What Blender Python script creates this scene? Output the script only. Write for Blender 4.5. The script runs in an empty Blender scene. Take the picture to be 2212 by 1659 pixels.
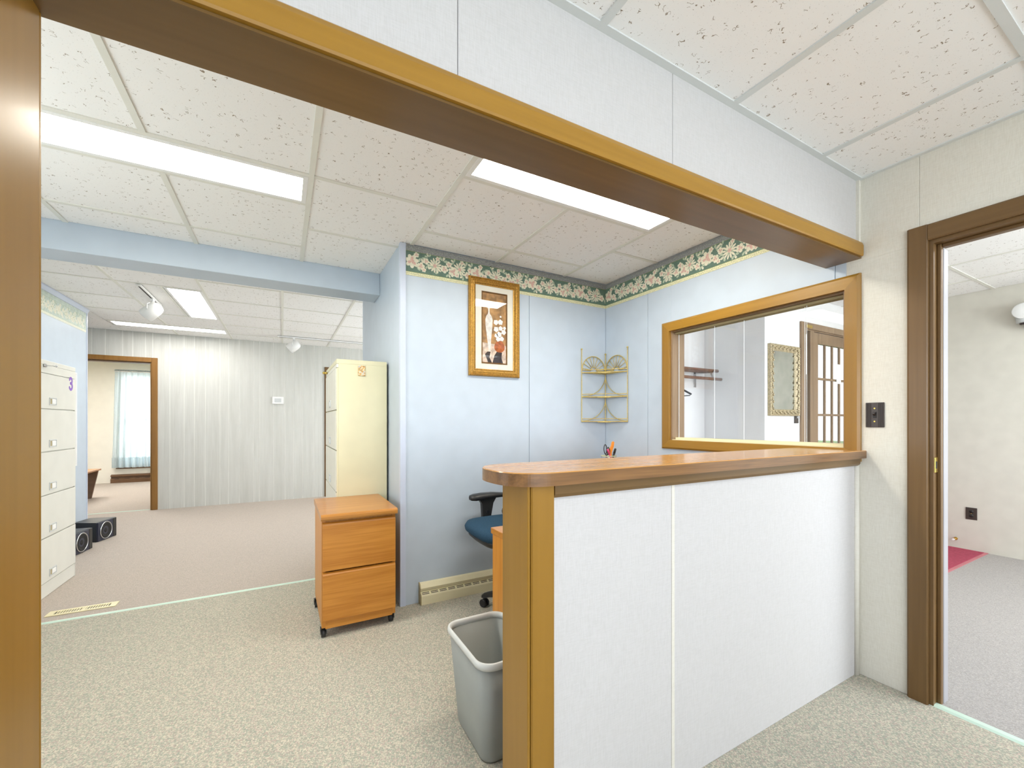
import bpy, bmesh, math, random
from mathutils import Vector, Matrix
random.seed(7)
PI = math.pi
scene = bpy.context.scene
COL = scene.collection

# ------------------------------------------------------------------ camera
cam_d = bpy.data.cameras.new('camera')
cam_d.sensor_width = 36.0
cam_d.lens = 900.0 / 2212.0 * 36.0
cam_d.shift_y = 82.5 / 2212.0
cam_d.clip_start = 0.02
cam = bpy.data.objects.new('camera', cam_d)
cam.location = (0, 0, 1.19)
cam.rotation_euler = (PI / 2, 0, -math.radians(28.86))
COL.objects.link(cam)
scene.camera = cam

# ------------------------------------------------------------------ world
world = bpy.data.worlds.new('world')
scene.world = world
world.use_nodes = True
bgn = world.node_tree.nodes['Background']
bgn.inputs[0].default_value = (0.86, 0.93, 1.0, 1)
bgn.inputs[1].default_value = 2.2

# ------------------------------------------------------------------ view
vs = scene.view_settings
vs.view_transform = 'Standard'
vs.look = 'None'
vs.gamma = 1.0
vs.use_curve_mapping = False
vs.exposure = 0.12
scene.cycles.max_bounces = 6
scene.cycles.diffuse_bounces = 4
scene.cycles.glossy_bounces = 4
scene.cycles.transmission_bounces = 8
scene.cycles.transparent_max_bounces = 12
scene.cycles.sample_clamp_indirect = 6.0
scene.cycles.use_adaptive_sampling = True
scene.cycles.adaptive_threshold = 0.1
scene.cycles.caustics_reflective = False
scene.cycles.caustics_refractive = False

LENS_RECEPTION = 25.5
LENS_BACK = 19.0
FILL_LENS_HALL = 5.5
FILL_LENS_ENTRY = 10.5


def area(name, loc, rot, sx, sy, power, color=(1, 1, 1)):
    l = bpy.data.lights.new(name, 'AREA')
    l.shape = 'RECTANGLE'
    l.size = sx
    l.size_y = sy
    l.energy = power
    l.color = color
    o = bpy.data.objects.new(name, l)
    o.location = loc
    o.rotation_euler = rot
    COL.objects.link(o)
    return o


# daylight through the far office window; the hall, entry, reception and
# back lamps are added fill, tilted up (each lamp stands outside its opening)
area('daylight_hall_fill', (0.4, -2.75, 1.40), (PI / 2 + 0.8, 0, 0), 3.2, 1.5, 112, (0.83, 0.89, 1.0))
area('entry_rear_fill', (4.1, -2.15, 1.45), (PI / 2 + 0.3, 0, 0), 2.2, 1.5, 100, (0.88, 0.94, 1.0))
area('daylight_office_window', (-2.2, 11.3, 1.3), (-PI / 2, 0, 0), 1.4, 1.8, 36, (0.94, 0.97, 1.0))
area('reception_left_fill', (-1.98, 1.85, 1.45), (0, -PI / 2 - 0.6, 0), 1.2, 1.2, 21, (0.90, 0.95, 1.0))
area('back_right_fill', (3.14, 5.6, 1.45), (0, PI / 2 + 0.4, 0), 1.3, 2.2, 62, (0.92, 0.96, 1.0))

# ------------------------------------------------------------------ helpers


def s2l(r, g, b):
    def f(c):
        c /= 255.0
        return c / 12.92 if c <= 0.04045 else ((c + 0.055) / 1.055) ** 2.4
    return (f(r), f(g), f(b), 1.0)


MATS = {}


class NT:
    def __init__(s, name):
        s.m = bpy.data.materials.new(name)
        s.m.use_nodes = True
        s.t = s.m.node_tree
        s.b = s.t.nodes['Principled BSDF']
        MATS[name] = s.m

    def n(s, typ, **kw):
        nd = s.t.nodes.new(typ)
        for k, v in kw.items():
            setattr(nd, k, v)
        return nd

    def l(s, a, b):
        s.t.links.new(a, b)

    def inp(s, name, v):
        s.b.inputs[name].default_value = v

    def math(s, op, a, b=None, c=None):
        nd = s.n('ShaderNodeMath', operation=op)
        for i, v in enumerate((a, b, c)):
            if v is None:
                continue
            if isinstance(v, (int, float)):
                nd.inputs[i].default_value = v
            else:
                s.l(v, nd.inputs[i])
        return nd.outputs[0]

    def pos(s, scale=(1, 1, 1), rot=(0, 0, 0), rnd=0.0, obj=False):
        if obj:
            src = s.n('ShaderNodeTexCoord').outputs['Object']
        else:
            src = s.n('ShaderNodeNewGeometry').outputs['Position']
        if rnd:
            oi = s.n('ShaderNodeObjectInfo')
            mu = s.n('ShaderNodeVectorMath', operation='MULTIPLY_ADD')
            cb = s.n('ShaderNodeCombineXYZ')
            k = s.math('MULTIPLY', oi.outputs['Random'], rnd)
            for i in range(3):
                s.l(k, cb.inputs[i])
            s.l(src, mu.inputs[0])
            mu.inputs[1].default_value = (1, 1, 1)
            s.l(cb.outputs[0], mu.inputs[2])
            src = mu.outputs[0]
        mp = s.n('ShaderNodeMapping')
        mp.inputs['Scale'].default_value = scale
        mp.inputs['Rotation'].default_value = rot
        s.l(src, mp.inputs[0])
        return mp.outputs[0]

    def noise(s, vec, scale, detail=2.0, rough=0.5, dist=0.0):
        nd = s.n('ShaderNodeTexNoise')
        s.l(vec, nd.inputs['Vector'])
        nd.inputs['Scale'].default_value = scale
        nd.inputs['Detail'].default_value = detail
        nd.inputs['Roughness'].default_value = rough
        nd.inputs['Distortion'].default_value = dist
        return nd.outputs[0]

    def voro(s, vec, scale, out='Distance', feature='F1'):
        nd = s.n('ShaderNodeTexVoronoi', feature=feature)
        s.l(vec, nd.inputs['Vector'])
        nd.inputs['Scale'].default_value = scale
        return nd.outputs if out is None else nd.outputs[out]

    def ramp(s, fac, stops, interp='LINEAR'):
        nd = s.n('ShaderNodeValToRGB')
        cr = nd.color_ramp
        cr.interpolation = interp
        while len(cr.elements) < len(stops):
            cr.elements.new(0.5)
        for e, (p, c) in zip(cr.elements, stops):
            e.position = p
            e.color = c if len(c) == 4 else (*c, 1)
        s.l(fac, nd.inputs[0])
        return nd.outputs[0]

    def mix(s, fac, a, b):
        nd = s.n('ShaderNodeMix', data_type='RGBA')
        for sock, v in ((nd.inputs[0], fac), (nd.inputs[6], a), (nd.inputs[7], b)):
            if isinstance(v, (int, float)):
                sock.default_value = v
            elif isinstance(v, tuple):
                sock.default_value = v
            else:
                s.l(v, sock)
        return nd.outputs[2]

    def color(s, c):
        if isinstance(c, tuple):
            s.b.inputs['Base Color'].default_value = c
        else:
            s.l(c, s.b.inputs['Base Color'])

    def bump(s, h, strength=0.3, dist=0.01):
        nd = s.n('ShaderNodeBump')
        nd.inputs['Strength'].default_value = strength
        nd.inputs['Distance'].default_value = dist
        s.l(h, nd.inputs['Height'])
        s.l(nd.outputs[0], s.b.inputs['Normal'])


def plain(name, rgb, rough=0.5, metal=0.0, spec=0.5, var=0.03, vscale=8.0, bump=0.0, bscale=200, coat=0.0):
    t = NT(name)
    c = s2l(*rgb)
    v = t.pos(rnd=3.0)
    nz = t.noise(v, vscale, 1.5)
    dk = tuple(max(0, x * (1 - 2 * var)) for x in c[:3]) + (1,)
    lt = tuple(min(1, x * (1 + 2 * var)) for x in c[:3]) + (1,)
    t.color(t.ramp(nz, [(0.3, dk), (0.7, lt)]))
    t.inp('Roughness', rough)
    t.inp('Metallic', metal)
    t.inp('Specular IOR Level', spec)
    if coat:
        t.inp('Coat Weight', coat)
        t.inp('Coat Roughness', 0.15)
    if bump:
        t.bump(t.noise(v, bscale, 2.0), bump, 0.002)
    return t.m


def wood(name, dark, light, axis='x', rough=0.4, scale=1.0, coat=0.0, spec=0.5, contrast=(0.35, 0.65), obj=False):
    t = NT(name)
    lo, hi = 1.2 * scale, 26.0 * scale
    sc = {'x': (lo, hi, hi), 'y': (hi, lo, hi), 'z': (hi, hi, lo)}[axis]
    v = t.pos(scale=sc, rnd=5.0, obj=obj)
    a = t.noise(v, 1.0, 3.0, 0.6, 0.6)
    sc2 = tuple(x * 5 for x in sc)
    b = t.noise(t.pos(scale=sc2, rnd=5.0, obj=obj), 1.0, 1.5)
    f = t.math('ADD', t.math('MULTIPLY', a, 0.7), t.math('MULTIPLY', b, 0.3))
    t.color(t.ramp(f, [(contrast[0], s2l(*dark)), (contrast[1], s2l(*light))]))
    t.inp('Roughness', rough)
    t.inp('Specular IOR Level', spec)
    if coat:
        t.inp('Coat Weight', coat)
        t.inp('Coat Roughness', 0.12)
    return t.m


def linen(name, light, dark):
    t = NT(name)
    v1 = t.noise(t.pos(scale=(640, 640, 34)), 1.0, 2.0)
    v2 = t.noise(t.pos(scale=(40, 40, 900)), 1.0, 2.0)
    f = t.math('ADD', t.math('MULTIPLY', v1, 0.5), t.math('MULTIPLY', v2, 0.5))
    t.color(t.ramp(f, [(0.38, s2l(*dark)), (0.58, s2l(*light))]))
    t.inp('Roughness', 0.62)
    t.inp('Specular IOR Level', 0.25)
    return t.m


def carpet(name, cols, sc=1.0):
    t = NT(name)
    p = t.pos(rot=(0, 0, 0.5))
    ck = t.n('ShaderNodeTexChecker')
    t.l(p, ck.inputs['Vector'])
    ck.inputs['Scale'].default_value = 85.0 / sc
    k = ck.outputs['Fac']
    sv = t.n('ShaderNodeVectorMath', operation='MULTIPLY')
    cb = t.n('ShaderNodeCombineXYZ')
    t.l(t.math('MULTIPLY_ADD', k, 210.0 / sc, 120.0 / sc), cb.inputs[0])
    t.l(t.math('MULTIPLY_ADD', k, -210.0 / sc, 330.0 / sc), cb.inputs[1])
    t.l(p, sv.inputs[0])
    t.l(cb.outputs[0], sv.inputs[1])
    vo = t.voro(sv.outputs[0], 1.0, None)
    sep = t.n('ShaderNodeSeparateColor')
    t.l(vo['Color'], sep.inputs[0])
    n = len(cols)
    base = t.ramp(sep.outputs[0], [((i + 0.0) / n, s2l(*c)) for i, c in enumerate(cols)], 'CONSTANT')
    loop_shade = t.ramp(vo['Distance'], [(0.3, (0, 0, 0)), (0.8, (1, 1, 1))])
    t.color(t.mix(t.math('MULTIPLY', loop_shade, 0.45), base, s2l(136, 130, 120)))  # shading between the loops is mixed into the colour
    t.inp('Roughness', 0.95)
    t.inp('Specular IOR Level', 0.1)
    return t.m


def tile_mat(name, base):
    """mineral fibre tile: short worm-like fissures and pinholes"""
    t = NT(name)
    w = t.pos(rnd=7.0)
    line = t.noise(w, 62.0, 1.0, 0.5)
    ln = t.math('LESS_THAN', t.math('ABSOLUTE', t.math('SUBTRACT', line, 0.5)), 0.020)
    vo = t.voro(w, 40.0, None)
    sp = t.n('ShaderNodeSeparateColor')
    t.l(vo['Color'], sp.inputs[0])
    near = t.math('LESS_THAN', vo['Distance'], t.math('MULTIPLY', sp.outputs[0], 0.44))
    big = t.math('MULTIPLY', ln, near)
    vp = t.voro(w, 200.0, None)
    sp2 = t.n('ShaderNodeSeparateColor')
    t.l(vp['Color'], sp2.inputs[0])
    pin = t.math('LESS_THAN', vp['Distance'], t.math('MULTIPLY', t.math('SUBTRACT', sp2.outputs[0], 0.3), 0.36))
    c = t.mix(t.math('MULTIPLY', pin, 0.3), s2l(*base), s2l(150, 144, 132))
    c = t.mix(t.math('MULTIPLY', big, 0.85), c, s2l(126, 106, 78))
    t.color(c)
    t.inp('Roughness', 0.9)
    t.inp('Specular IOR Level', 0.15)
    return t.m


def emit(name, rgb, strength):
    t = NT(name)
    t.color((0.8, 0.8, 0.8, 1))
    v = t.pos()
    ribs = t.noise(v, 220.0, 1.0)
    t.l(t.ramp(ribs, [(0.2, tuple(x * 0.96 for x in rgb)), (0.8, rgb)]), t.b.inputs['Emission Color'])
    t.inp('Emission Strength', strength)
    t.inp('Roughness', 0.4)
    return t.m


def glass(name, tint=(1, 1, 1), refl=1.0):
    t = NT(name)
    t.t.nodes.remove(t.b)
    out = t.t.nodes['Material Output']
    tr = t.n('ShaderNodeBsdfTransparent')
    tr.inputs[0].default_value = (*tint, 1)
    gl = t.n('ShaderNodeBsdfGlossy')
    gl.inputs['Roughness'].default_value = 0.005
    fr = t.n('ShaderNodeFresnel')
    fr.inputs[0].default_value = 1.5
    geo = t.n('ShaderNodeNewGeometry')
    k = t.math('MULTIPLY', t.math('MULTIPLY', fr.outputs[0], refl), t.math('SUBTRACT', 1.0, geo.outputs['Backfacing']))
    mx = t.n('ShaderNodeMixShader')
    t.l(k, mx.inputs[0])
    t.l(tr.outputs[0], mx.inputs[1])
    t.l(gl.outputs[0], mx.inputs[2])
    t.l(mx.outputs[0], out.inputs[0])
    return t.m


# ---- palette
linen('linen_paper', (206, 204, 203), (198, 196, 194))
linen('linen_cream', (226, 223, 212), (216, 212, 199))
plain('blue_paint', (190, 202, 214), 0.45, var=0.012)
plain('blue_trim', (196, 205, 222), 0.35, var=0.012)
plain('white_paint', (238, 237, 234), 0.55, var=0.01)
plain('entry_white', (238, 238, 238), 0.5, var=0.01)
plain('cream_paint', (232, 227, 214), 0.55, var=0.01)
plain('entry_paper', (212, 208, 196), 0.65, var=0.016, vscale=9)
plain('grid_white', (228, 227, 218), 0.4, var=0.01)
plain('grid_grey', (216, 219, 217), 0.4, var=0.01)
tile_mat('ceiling_tile', (246, 245, 243))
carpet('carpet_loop', [(189, 185, 168), (168, 170, 156), (205, 199, 178), (188, 170, 160), (160, 167, 152), (211, 203, 184)])
carpet('carpet_back', [(196, 183, 172), (188, 177, 166), (206, 193, 182), (194, 179, 166), (184, 175, 164), (202, 189, 178)], 0.8)
carpet('carpet_entry', [(180, 175, 171), (170, 167, 165), (190, 185, 181), (175, 171, 168), (166, 163, 161), (186, 181, 178)], 0.8)
wood('trim_gold_x', (152, 111, 34), (168, 125, 43), 'x', 0.34, 0.5, coat=0.1, spec=0.4)
wood('trim_gold_y', (152, 111, 34), (168, 125, 43), 'y', 0.34, 0.5, coat=0.1, spec=0.4)
wood('trim_gold_z', (144, 105, 34), (156, 115, 41), 'z', 0.36, 0.4, coat=0.1, spec=0.4)
wood('trim_brown_x', (98, 72, 40), (116, 88, 52), 'x', 0.38, 0.5, coat=0.05, spec=0.4)
wood('trim_brown_y', (98, 72, 40), (116, 88, 52), 'y', 0.38, 0.5, coat=0.05, spec=0.4)
wood('trim_brown_z', (98, 72, 40), (116, 88, 52), 'z', 0.38, 0.5, coat=0.05, spec=0.4)
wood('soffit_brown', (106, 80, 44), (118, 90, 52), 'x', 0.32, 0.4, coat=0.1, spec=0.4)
wood('far_casing', (134, 94, 42), (152, 110, 54), 'z', 0.4, 0.6)
wood('far_brown', (92, 66, 44), (112, 82, 56), 'x', 0.45, 0.6)
wood('counter_top', (184, 128, 62), (208, 154, 86), 'x', 0.24, 1.3, coat=0.2)
wood('counter_edge', (104, 72, 40), (140, 100, 58), 'x', 0.3, 1.3, coat=0.2)
wood('honey_x', (178, 112, 34), (206, 140, 56), 'x', 0.38, 1.0)
wood('honey_z', (188, 122, 42), (210, 146, 62), 'z', 0.38, 1.0)
wood('honey_top', (172, 113, 44), (192, 131, 58), 'x', 0.3, 1.0, coat=0.2)
wood('grey_plank', (198, 198, 191), (211, 211, 205), 'z', 0.42, 0.8)
wood('door_wood', (128, 103, 76), (156, 130, 100), 'z', 0.45, 0.8)
wood('rack_brown', (104, 72, 56), (136, 98, 78), 'x', 0.4, 0.8)
plain('groove_white', (226, 226, 220), 0.4, var=0.01)
plain('cabinet_yellow', (216, 210, 174), 0.42, var=0.012)
plain('cabinet_front', (222, 219, 205), 0.42, var=0.012)
plain('cabinet_grey', (226, 225, 216), 0.42, var=0.012)
plain('dark_gap', (60, 56, 50), 0.7)
plain('black_plastic', (38, 37, 36), 0.42, var=0.05)
plain('black_satin', (30, 30, 34), 0.35, var=0.05)
plain('speaker_face', (44, 46, 62), 0.45, var=0.05)
plain('speaker_cone', (34, 32, 30), 0.75, var=0.15, vscale=90)
plain('brown_plate', (62, 52, 46), 0.35, var=0.04)
plain('plate_slot', (28, 24, 22), 0.5)
plain('chrome', (205, 206, 208), 0.22, metal=1.0, var=0.01)
plain('brass', (214, 184, 96), 0.3, metal=0.85, var=0.05, vscale=60)
plain('brass_paint', (206, 184, 112), 0.4, metal=0.35, var=0.14, vscale=220)
plain('white_plastic', (240, 240, 238), 0.4, var=0.01)
plain('grey_plastic', (205, 208, 208), 0.4, var=0.01)
plain('can_grey', (146, 149, 144), 0.5, var=0.02, bump=0.1, bscale=300)
plain('can_rim', (208, 210, 206), 0.4, var=0.01)
plain('chair_fabric', (46, 72, 92), 0.9, spec=0.15, var=0.22, vscale=420, bump=0.25, bscale=420)
plain('heater_cream', (236, 227, 190), 0.4, var=0.02)
plain('heater_tan', (172, 158, 116), 0.5, var=0.02)  # darker tan for heater end cap, window track and drawer pulls
plain('heater_brown', (104, 74, 46), 0.45, var=0.03)
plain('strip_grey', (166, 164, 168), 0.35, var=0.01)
plain('strip_green', (203, 226, 210), 0.35, var=0.02)
plain('mat_red', (170, 78, 96), 0.9, spec=0.1, var=0.06, vscale=60, bump=0.3, bscale=400)
plain('mat_edge', (190, 116, 122), 0.7, var=0.03)
plain('vent_cream', (235, 224, 182), 0.4, var=0.02)
plain('frame_gold', (176, 132, 58), 0.34, metal=0.55, var=0.16, vscale=120, bump=0.5, bscale=170)
plain('frame_gold_dark', (128, 90, 40), 0.4, metal=0.4, var=0.12, vscale=90)
plain('mat_board', (240, 236, 222), 0.8, var=0.01)
plain('mirror_gold', (188, 172, 136), 0.45, metal=0.15, var=0.16, vscale=110)
plain('purple_vinyl', (136, 92, 190), 0.4, var=0.04)
plain('paper_white', (246, 246, 244), 0.8, var=0.01)
plain('print_cream', (228, 224, 202), 0.7, var=0.03, vscale=60)
plain('print_pink', (214, 178, 164), 0.7, var=0.05, vscale=90)
plain('print_green', (96, 122, 108), 0.6, var=0.05, vscale=40)
plain('print_sage', (180, 194, 168), 0.7, var=0.04, vscale=60)
plain('print_mauve', (146, 148, 148), 0.6, var=0.12, vscale=180)
plain('print_band', (220, 218, 180), 0.7, var=0.1, vscale=160)
plain('print_olive', (126, 140, 92), 0.7, var=0.05)
plain('sheen_green', (196, 208, 198), 0.6, var=0.05, vscale=40)  # left border print, paled by a reflection put into its colours
plain('sheen_cream', (232, 232, 216), 0.7, var=0.03, vscale=60)
plain('art_ground', (170, 128, 78), 0.7, var=0.2, vscale=26)
plain('art_table', (218, 196, 178), 0.7, var=0.16, vscale=40)
plain('art_dark', (52, 46, 50), 0.7, var=0.2, vscale=40)
plain('art_vase', (232, 226, 218), 0.7, var=0.08, vscale=50)
plain('art_flower', (244, 242, 236), 0.7, var=0.03, vscale=60)
plain('art_pot', (176, 92, 36), 0.6, var=0.18, vscale=40)
plain('orange_plastic', (248, 150, 40), 0.4, var=0.04)
plain('pink_plastic', (232, 82, 130), 0.4, var=0.04)
plain('green_plastic', (70, 120, 60), 0.4, var=0.04)
plain('cup_glass_tint', (200, 205, 170), 0.3, var=0.04)
plain('grass', (118, 140, 84), 0.95, var=0.2, vscale=1.5)
plain('porch_dark', (92, 66, 54), 0.7, var=0.08)
plain('foliage', (96, 122, 66), 0.9, var=0.3, vscale=4)
plain('lit_pane_edge', (244, 248, 246), 0.3, var=0.01)  # brightness of edge-lit glass painted as near white
plain('maroon_frame', (86, 38, 46), 0.5, var=0.06)
glass('clear_glass', refl=1.7)
glass('picture_glass', refl=1.7)
t_ = NT('mirror_silver')
t_.inp('Metallic', 1.0)
t_.color(t_.ramp(t_.noise(t_.pos(), 14, 4), [(0.3, s2l(212, 218, 212)), (0.7, s2l(226, 230, 226))]))
t_.inp('Roughness', 0.06)
t_ = NT('magnet_print')
mv = t_.noise(t_.pos(), 90, 2.0)
t_.color(t_.ramp(mv, [(0.3, s2l(120, 160, 186)), (0.42, s2l(238, 214, 170)), (0.52, s2l(226, 168, 86)), (0.6, s2l(150, 104, 60)), (0.72, s2l(206, 208, 150))]))
t_.inp('Roughness', 0.4)
t_ = NT('sheer_curtain')
t_.color(t_.ramp(t_.noise(t_.pos(scale=(60, 60, 60)), 1.0), [(0.3, s2l(206, 216, 218)), (0.7, s2l(222, 230, 230))]))
t_.inp('Roughness', 0.9)
t_.inp('Specular IOR Level', 0.1)
tl = t_.n('ShaderNodeBsdfTranslucent')
tl.inputs[0].default_value = s2l(214, 226, 230)
tp = t_.n('ShaderNodeBsdfTransparent')
m1 = t_.n('ShaderNodeMixShader')
m1.inputs[0].default_value = 0.5
m2 = t_.n('ShaderNodeMixShader')
m2.inputs[0].default_value = 0.05
t_.l(t_.b.outputs[0], m1.inputs[1])
t_.l(tl.outputs[0], m1.inputs[2])
t_.l(m1.outputs[0], m2.inputs[1])
t_.l(tp.outputs[0], m2.inputs[2])
t_.l(m2.outputs[0], t_.t.nodes['Material Output'].inputs[0])
emit('lens_reception', (1.0, 0.955, 0.85), LENS_RECEPTION)
emit('lens_back', (1.0, 0.98, 0.94), LENS_BACK)
emit('fill_lens_office', (1.0, 0.97, 0.92), 70.0)
emit('fill_lens_hall', (0.90, 0.95, 1.0), FILL_LENS_HALL)
emit('fill_lens_entry', (0.97, 0.985, 1.0), FILL_LENS_ENTRY)


def M(x):
    return MATS[x]


class B:
    """collects shapes in one bmesh, then builds one mesh object"""

    def __init__(s):
        s.bm = bmesh.new()
        s.mi = 0

    def _tag(s, old):
        for f in s.bm.faces:
            if f not in old:
                f.material_index = s.mi

    def box(s, x0, y0, z0, x1, y1, z1, bev=0.0, seg=2):
        tmp = bmesh.new()
        bmesh.ops.create_cube(tmp, size=1.0)
        c = Vector(((x0 + x1) / 2, (y0 + y1) / 2, (z0 + z1) / 2))
        for v in tmp.verts:
            v.co = Vector((v.co.x * (x1 - x0), v.co.y * (y1 - y0), v.co.z * (z1 - z0))) + c
        if bev:
            bmesh.ops.bevel(tmp, geom=list(tmp.edges), offset=bev, segments=seg, profile=0.5, affect='EDGES')
        s._merge(tmp)
        return s

    def _merge(s, tmp, mat=None):
        vm = {}
        for v in tmp.verts:
            vm[v] = s.bm.verts.new(mat @ v.co if mat else v.co)
        for f in tmp.faces:
            try:
                nf = s.bm.faces.new([vm[v] for v in f.verts])
                nf.material_index = s.mi
                nf.smooth = f.smooth
            except ValueError:
                pass
        tmp.free()

    def face(s, pts):
        f = s.bm.faces.new([s.bm.verts.new(p) for p in pts])
        f.material_index = s.mi
        return f

    def prism(s, pts, axis, a, b):
        """pts: 2-D outline (the two other axes in order), extruded along axis from a to b"""
        def mk(p, t):
            if axis == 'x':
                return (t, p[0], p[1])
            if axis == 'y':
                return (p[0], t, p[1])
            return (p[0], p[1], t)
        n = len(pts)
        A = [s.bm.verts.new(mk(p, a)) for p in pts]
        Bv = [s.bm.verts.new(mk(p, b)) for p in pts]
        fs = [s.bm.faces.new(A), s.bm.faces.new(Bv[::-1])]
        for i in range(n):
            j = (i + 1) % n
            fs.append(s.bm.faces.new((A[j], A[i], Bv[i], Bv[j])))
        for f in fs:
            f.material_index = s.mi
        return s

    def cyl(s, p0, p1, r0, r1=None, seg=16, caps=True):
        r1 = r0 if r1 is None else r1
        p0, p1 = Vector(p0), Vector(p1)
        d = (p1 - p0).normalized()
        u = d.orthogonal().normalized()
        w = d.cross(u)
        A, C = [], []
        for i in range(seg):
            a = 2 * PI * i / seg
            o = u * math.cos(a) + w * math.sin(a)
            A.append(s.bm.verts.new(p0 + o * r0))
            C.append(s.bm.verts.new(p1 + o * r1))
        for i in range(seg):
            j = (i + 1) % seg
            f = s.bm.faces.new((A[i], A[j], C[j], C[i]))
            f.smooth = True
            f.material_index = s.mi
        if caps:
            for f in (s.bm.faces.new(A[::-1]), s.bm.faces.new(C)):
                f.material_index = s.mi
        return s

    def tube(s, path, r, seg=8, closed=False):
        path = [Vector(p) for p in path]
        n = len(path)
        rings = []
        u = None
        for i, p in enumerate(path):
            if closed:
                d = (path[(i + 1) % n] - path[i - 1]).normalized()
            else:
                d = (path[min(i + 1, n - 1)] - path[max(i - 1, 0)]).normalized()
            if u is None:
                u = d.orthogonal().normalized()
            else:
                u = (u - d * u.dot(d))
                u = u.normalized() if u.length > 1e-6 else d.orthogonal().normalized()
            w = d.cross(u)
            rr = r[i] if isinstance(r, (list, tuple)) else r
            rings.append([s.bm.verts.new(p + (u * math.cos(2 * PI * k / seg) + w * math.sin(2 * PI * k / seg)) * rr) for k in range(seg)])
        m = n if closed else n - 1
        for i in range(m):
            Ra, Rb = rings[i], rings[(i + 1) % n]
            for k in range(seg):
                q = (k + 1) % seg
                f = s.bm.faces.new((Ra[k], Ra[q], Rb[q], Rb[k]))
                f.smooth = True
                f.material_index = s.mi
        if not closed:
            for f in (s.bm.faces.new(rings[0][::-1]), s.bm.faces.new(rings[-1])):
                f.material_index = s.mi
        return s

    def lathe(s, prof, c, axis='z', seg=32, cap=False):
        """prof: list of (r, t) along axis from centre c"""
        c = Vector(c)
        ex = {'z': (Vector((1, 0, 0)), Vector((0, 1, 0)), Vector((0, 0, 1))),
              'x': (Vector((0, 1, 0)), Vector((0, 0, 1)), Vector((1, 0, 0))),
              'y': (Vector((0, 0, 1)), Vector((1, 0, 0)), Vector((0, 1, 0)))}[axis] if isinstance(axis, str) else axis
        rings = []
        for r, t in prof:
            rings.append([s.bm.verts.new(c + ex[2] * t + (ex[0] * math.cos(2 * PI * k / seg) + ex[1] * math.sin(2 * PI * k / seg)) * max(r, 1e-5)) for k in range(seg)])
        for i in range(len(rings) - 1):
            for k in range(seg):
                q = (k + 1) % seg
                f = s.bm.faces.new((rings[i][k], rings[i][q], rings[i + 1][q], rings[i + 1][k]))
                f.smooth = True
                f.material_index = s.mi
        if cap:
            s.bm.faces.new(rings[0][::-1]).material_index = s.mi
            s.bm.faces.new(rings[-1]).material_index = s.mi
        return s

    def loft(s, rings, cap0=True, cap1=True, smooth=True):
        R = [[s.bm.verts.new(p) for p in r] for r in rings]
        n = len(R[0])
        for i in range(len(R) - 1):
            for k in range(n):
                q = (k + 1) % n
                f = s.bm.faces.new((R[i][k], R[i][q], R[i + 1][q], R[i + 1][k]))
                f.smooth = smooth
                f.material_index = s.mi
        if cap0:
            s.bm.faces.new(R[0][::-1]).material_index = s.mi
        if cap1:
            s.bm.faces.new(R[-1]).material_index = s.mi
        return s

    def ball(s, c, r, sub=2, scale=(1, 1, 1)):
        tmp = bmesh.new()
        bmesh.ops.create_icosphere(tmp, subdivisions=sub, radius=r)
        for f in tmp.faces:
            f.smooth = True
        s._merge(tmp, Matrix.Translation(c) @ Matrix.Diagonal((*scale, 1)))
        return s

    def build(s, name, mats, parent=None, sub=0, fix=True):
        if fix:
            bmesh.ops.recalc_face_normals(s.bm, faces=list(s.bm.faces))
        me = bpy.data.meshes.new(name)
        s.bm.to_mesh(me)
        s.bm.free()
        if isinstance(mats, str):
            mats = [mats]
        for m in mats:
            me.materials.append(M(m))
        o = bpy.data.objects.new(name, me)
        COL.objects.link(o)
        if parent is not None:
            o.parent = parent
        if sub:
            md = o.modifiers.new('sub', 'SUBSURF')
            md.levels = sub
            md.render_levels = sub
        return o


def tag(o, label, cat, group=None, kind=None):
    o['label'] = label
    o['category'] = cat
    if group:
        o['group'] = group
    if kind:
        o['kind'] = kind
    return o


def thing(name, label, cat, loc=(0, 0, 0), rz=0.0, group=None, kind=None):
    o = bpy.data.objects.new(name, None)
    o.empty_display_size = 0.1
    o.location = loc
    o.rotation_euler = (0, 0, rz)
    COL.objects.link(o)
    return tag(o, label, cat, group, kind)


def struct(name, b, mats, label, cat):
    return tag(b.build(name, mats), label, cat, kind='structure')


def bx(*a, **k):
    return B().box(*a, **k)


def copy_tree(o, parent=None):
    c = o.copy()
    COL.objects.link(c)
    c.parent = parent
    for ch in list(o.children):
        copy_tree(ch, c)
    return c


UNIT = {}


def unit_box(name, mat, x0, y0, z0, x1, y1, z1, parent):
    """a box piece that shares its mesh with all alike pieces (unit cube, scaled)"""
    if mat not in UNIT:
        b = bx(-.5, -.5, -.5, .5, .5, .5)
        me = bpy.data.meshes.new(name)
        b.bm.to_mesh(me)
        b.bm.free()
        me.materials.append(M(mat))
        UNIT[mat] = me
    o = bpy.data.objects.new(name, UNIT[mat])
    o.location = ((x0 + x1) / 2, (y0 + y1) / 2, (z0 + z1) / 2)
    o.scale = (x1 - x0, y1 - y0, z1 - z0)
    COL.objects.link(o)
    o.parent = parent
    return o


# ------------------------------------------------------------------ dimensions
XR = 2.39      # wall with the light switch, window and right-hand doorway
Y0 = 0.94      # front of half wall and header
Y1 = 1.06      # back of half wall and header
YB = 2.70      # pale blue wall with the picture
XP = 0.67      # end of the blue partition
YP = 4.16
XL = -1.84     # blue wall on the left
YLE = 6.13
YF = 7.30      # grooved panel wall
XE = 5.60      # far wall of the entry
YW = 2.14      # mirror wall of the entry
XS = 3.72
YA = 2.737
YO = 10.92     # far wall of the far office
ZH, ZC, ZK, ZE = 2.333, 2.35, 2.40, 2.39
T = 0.10

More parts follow.
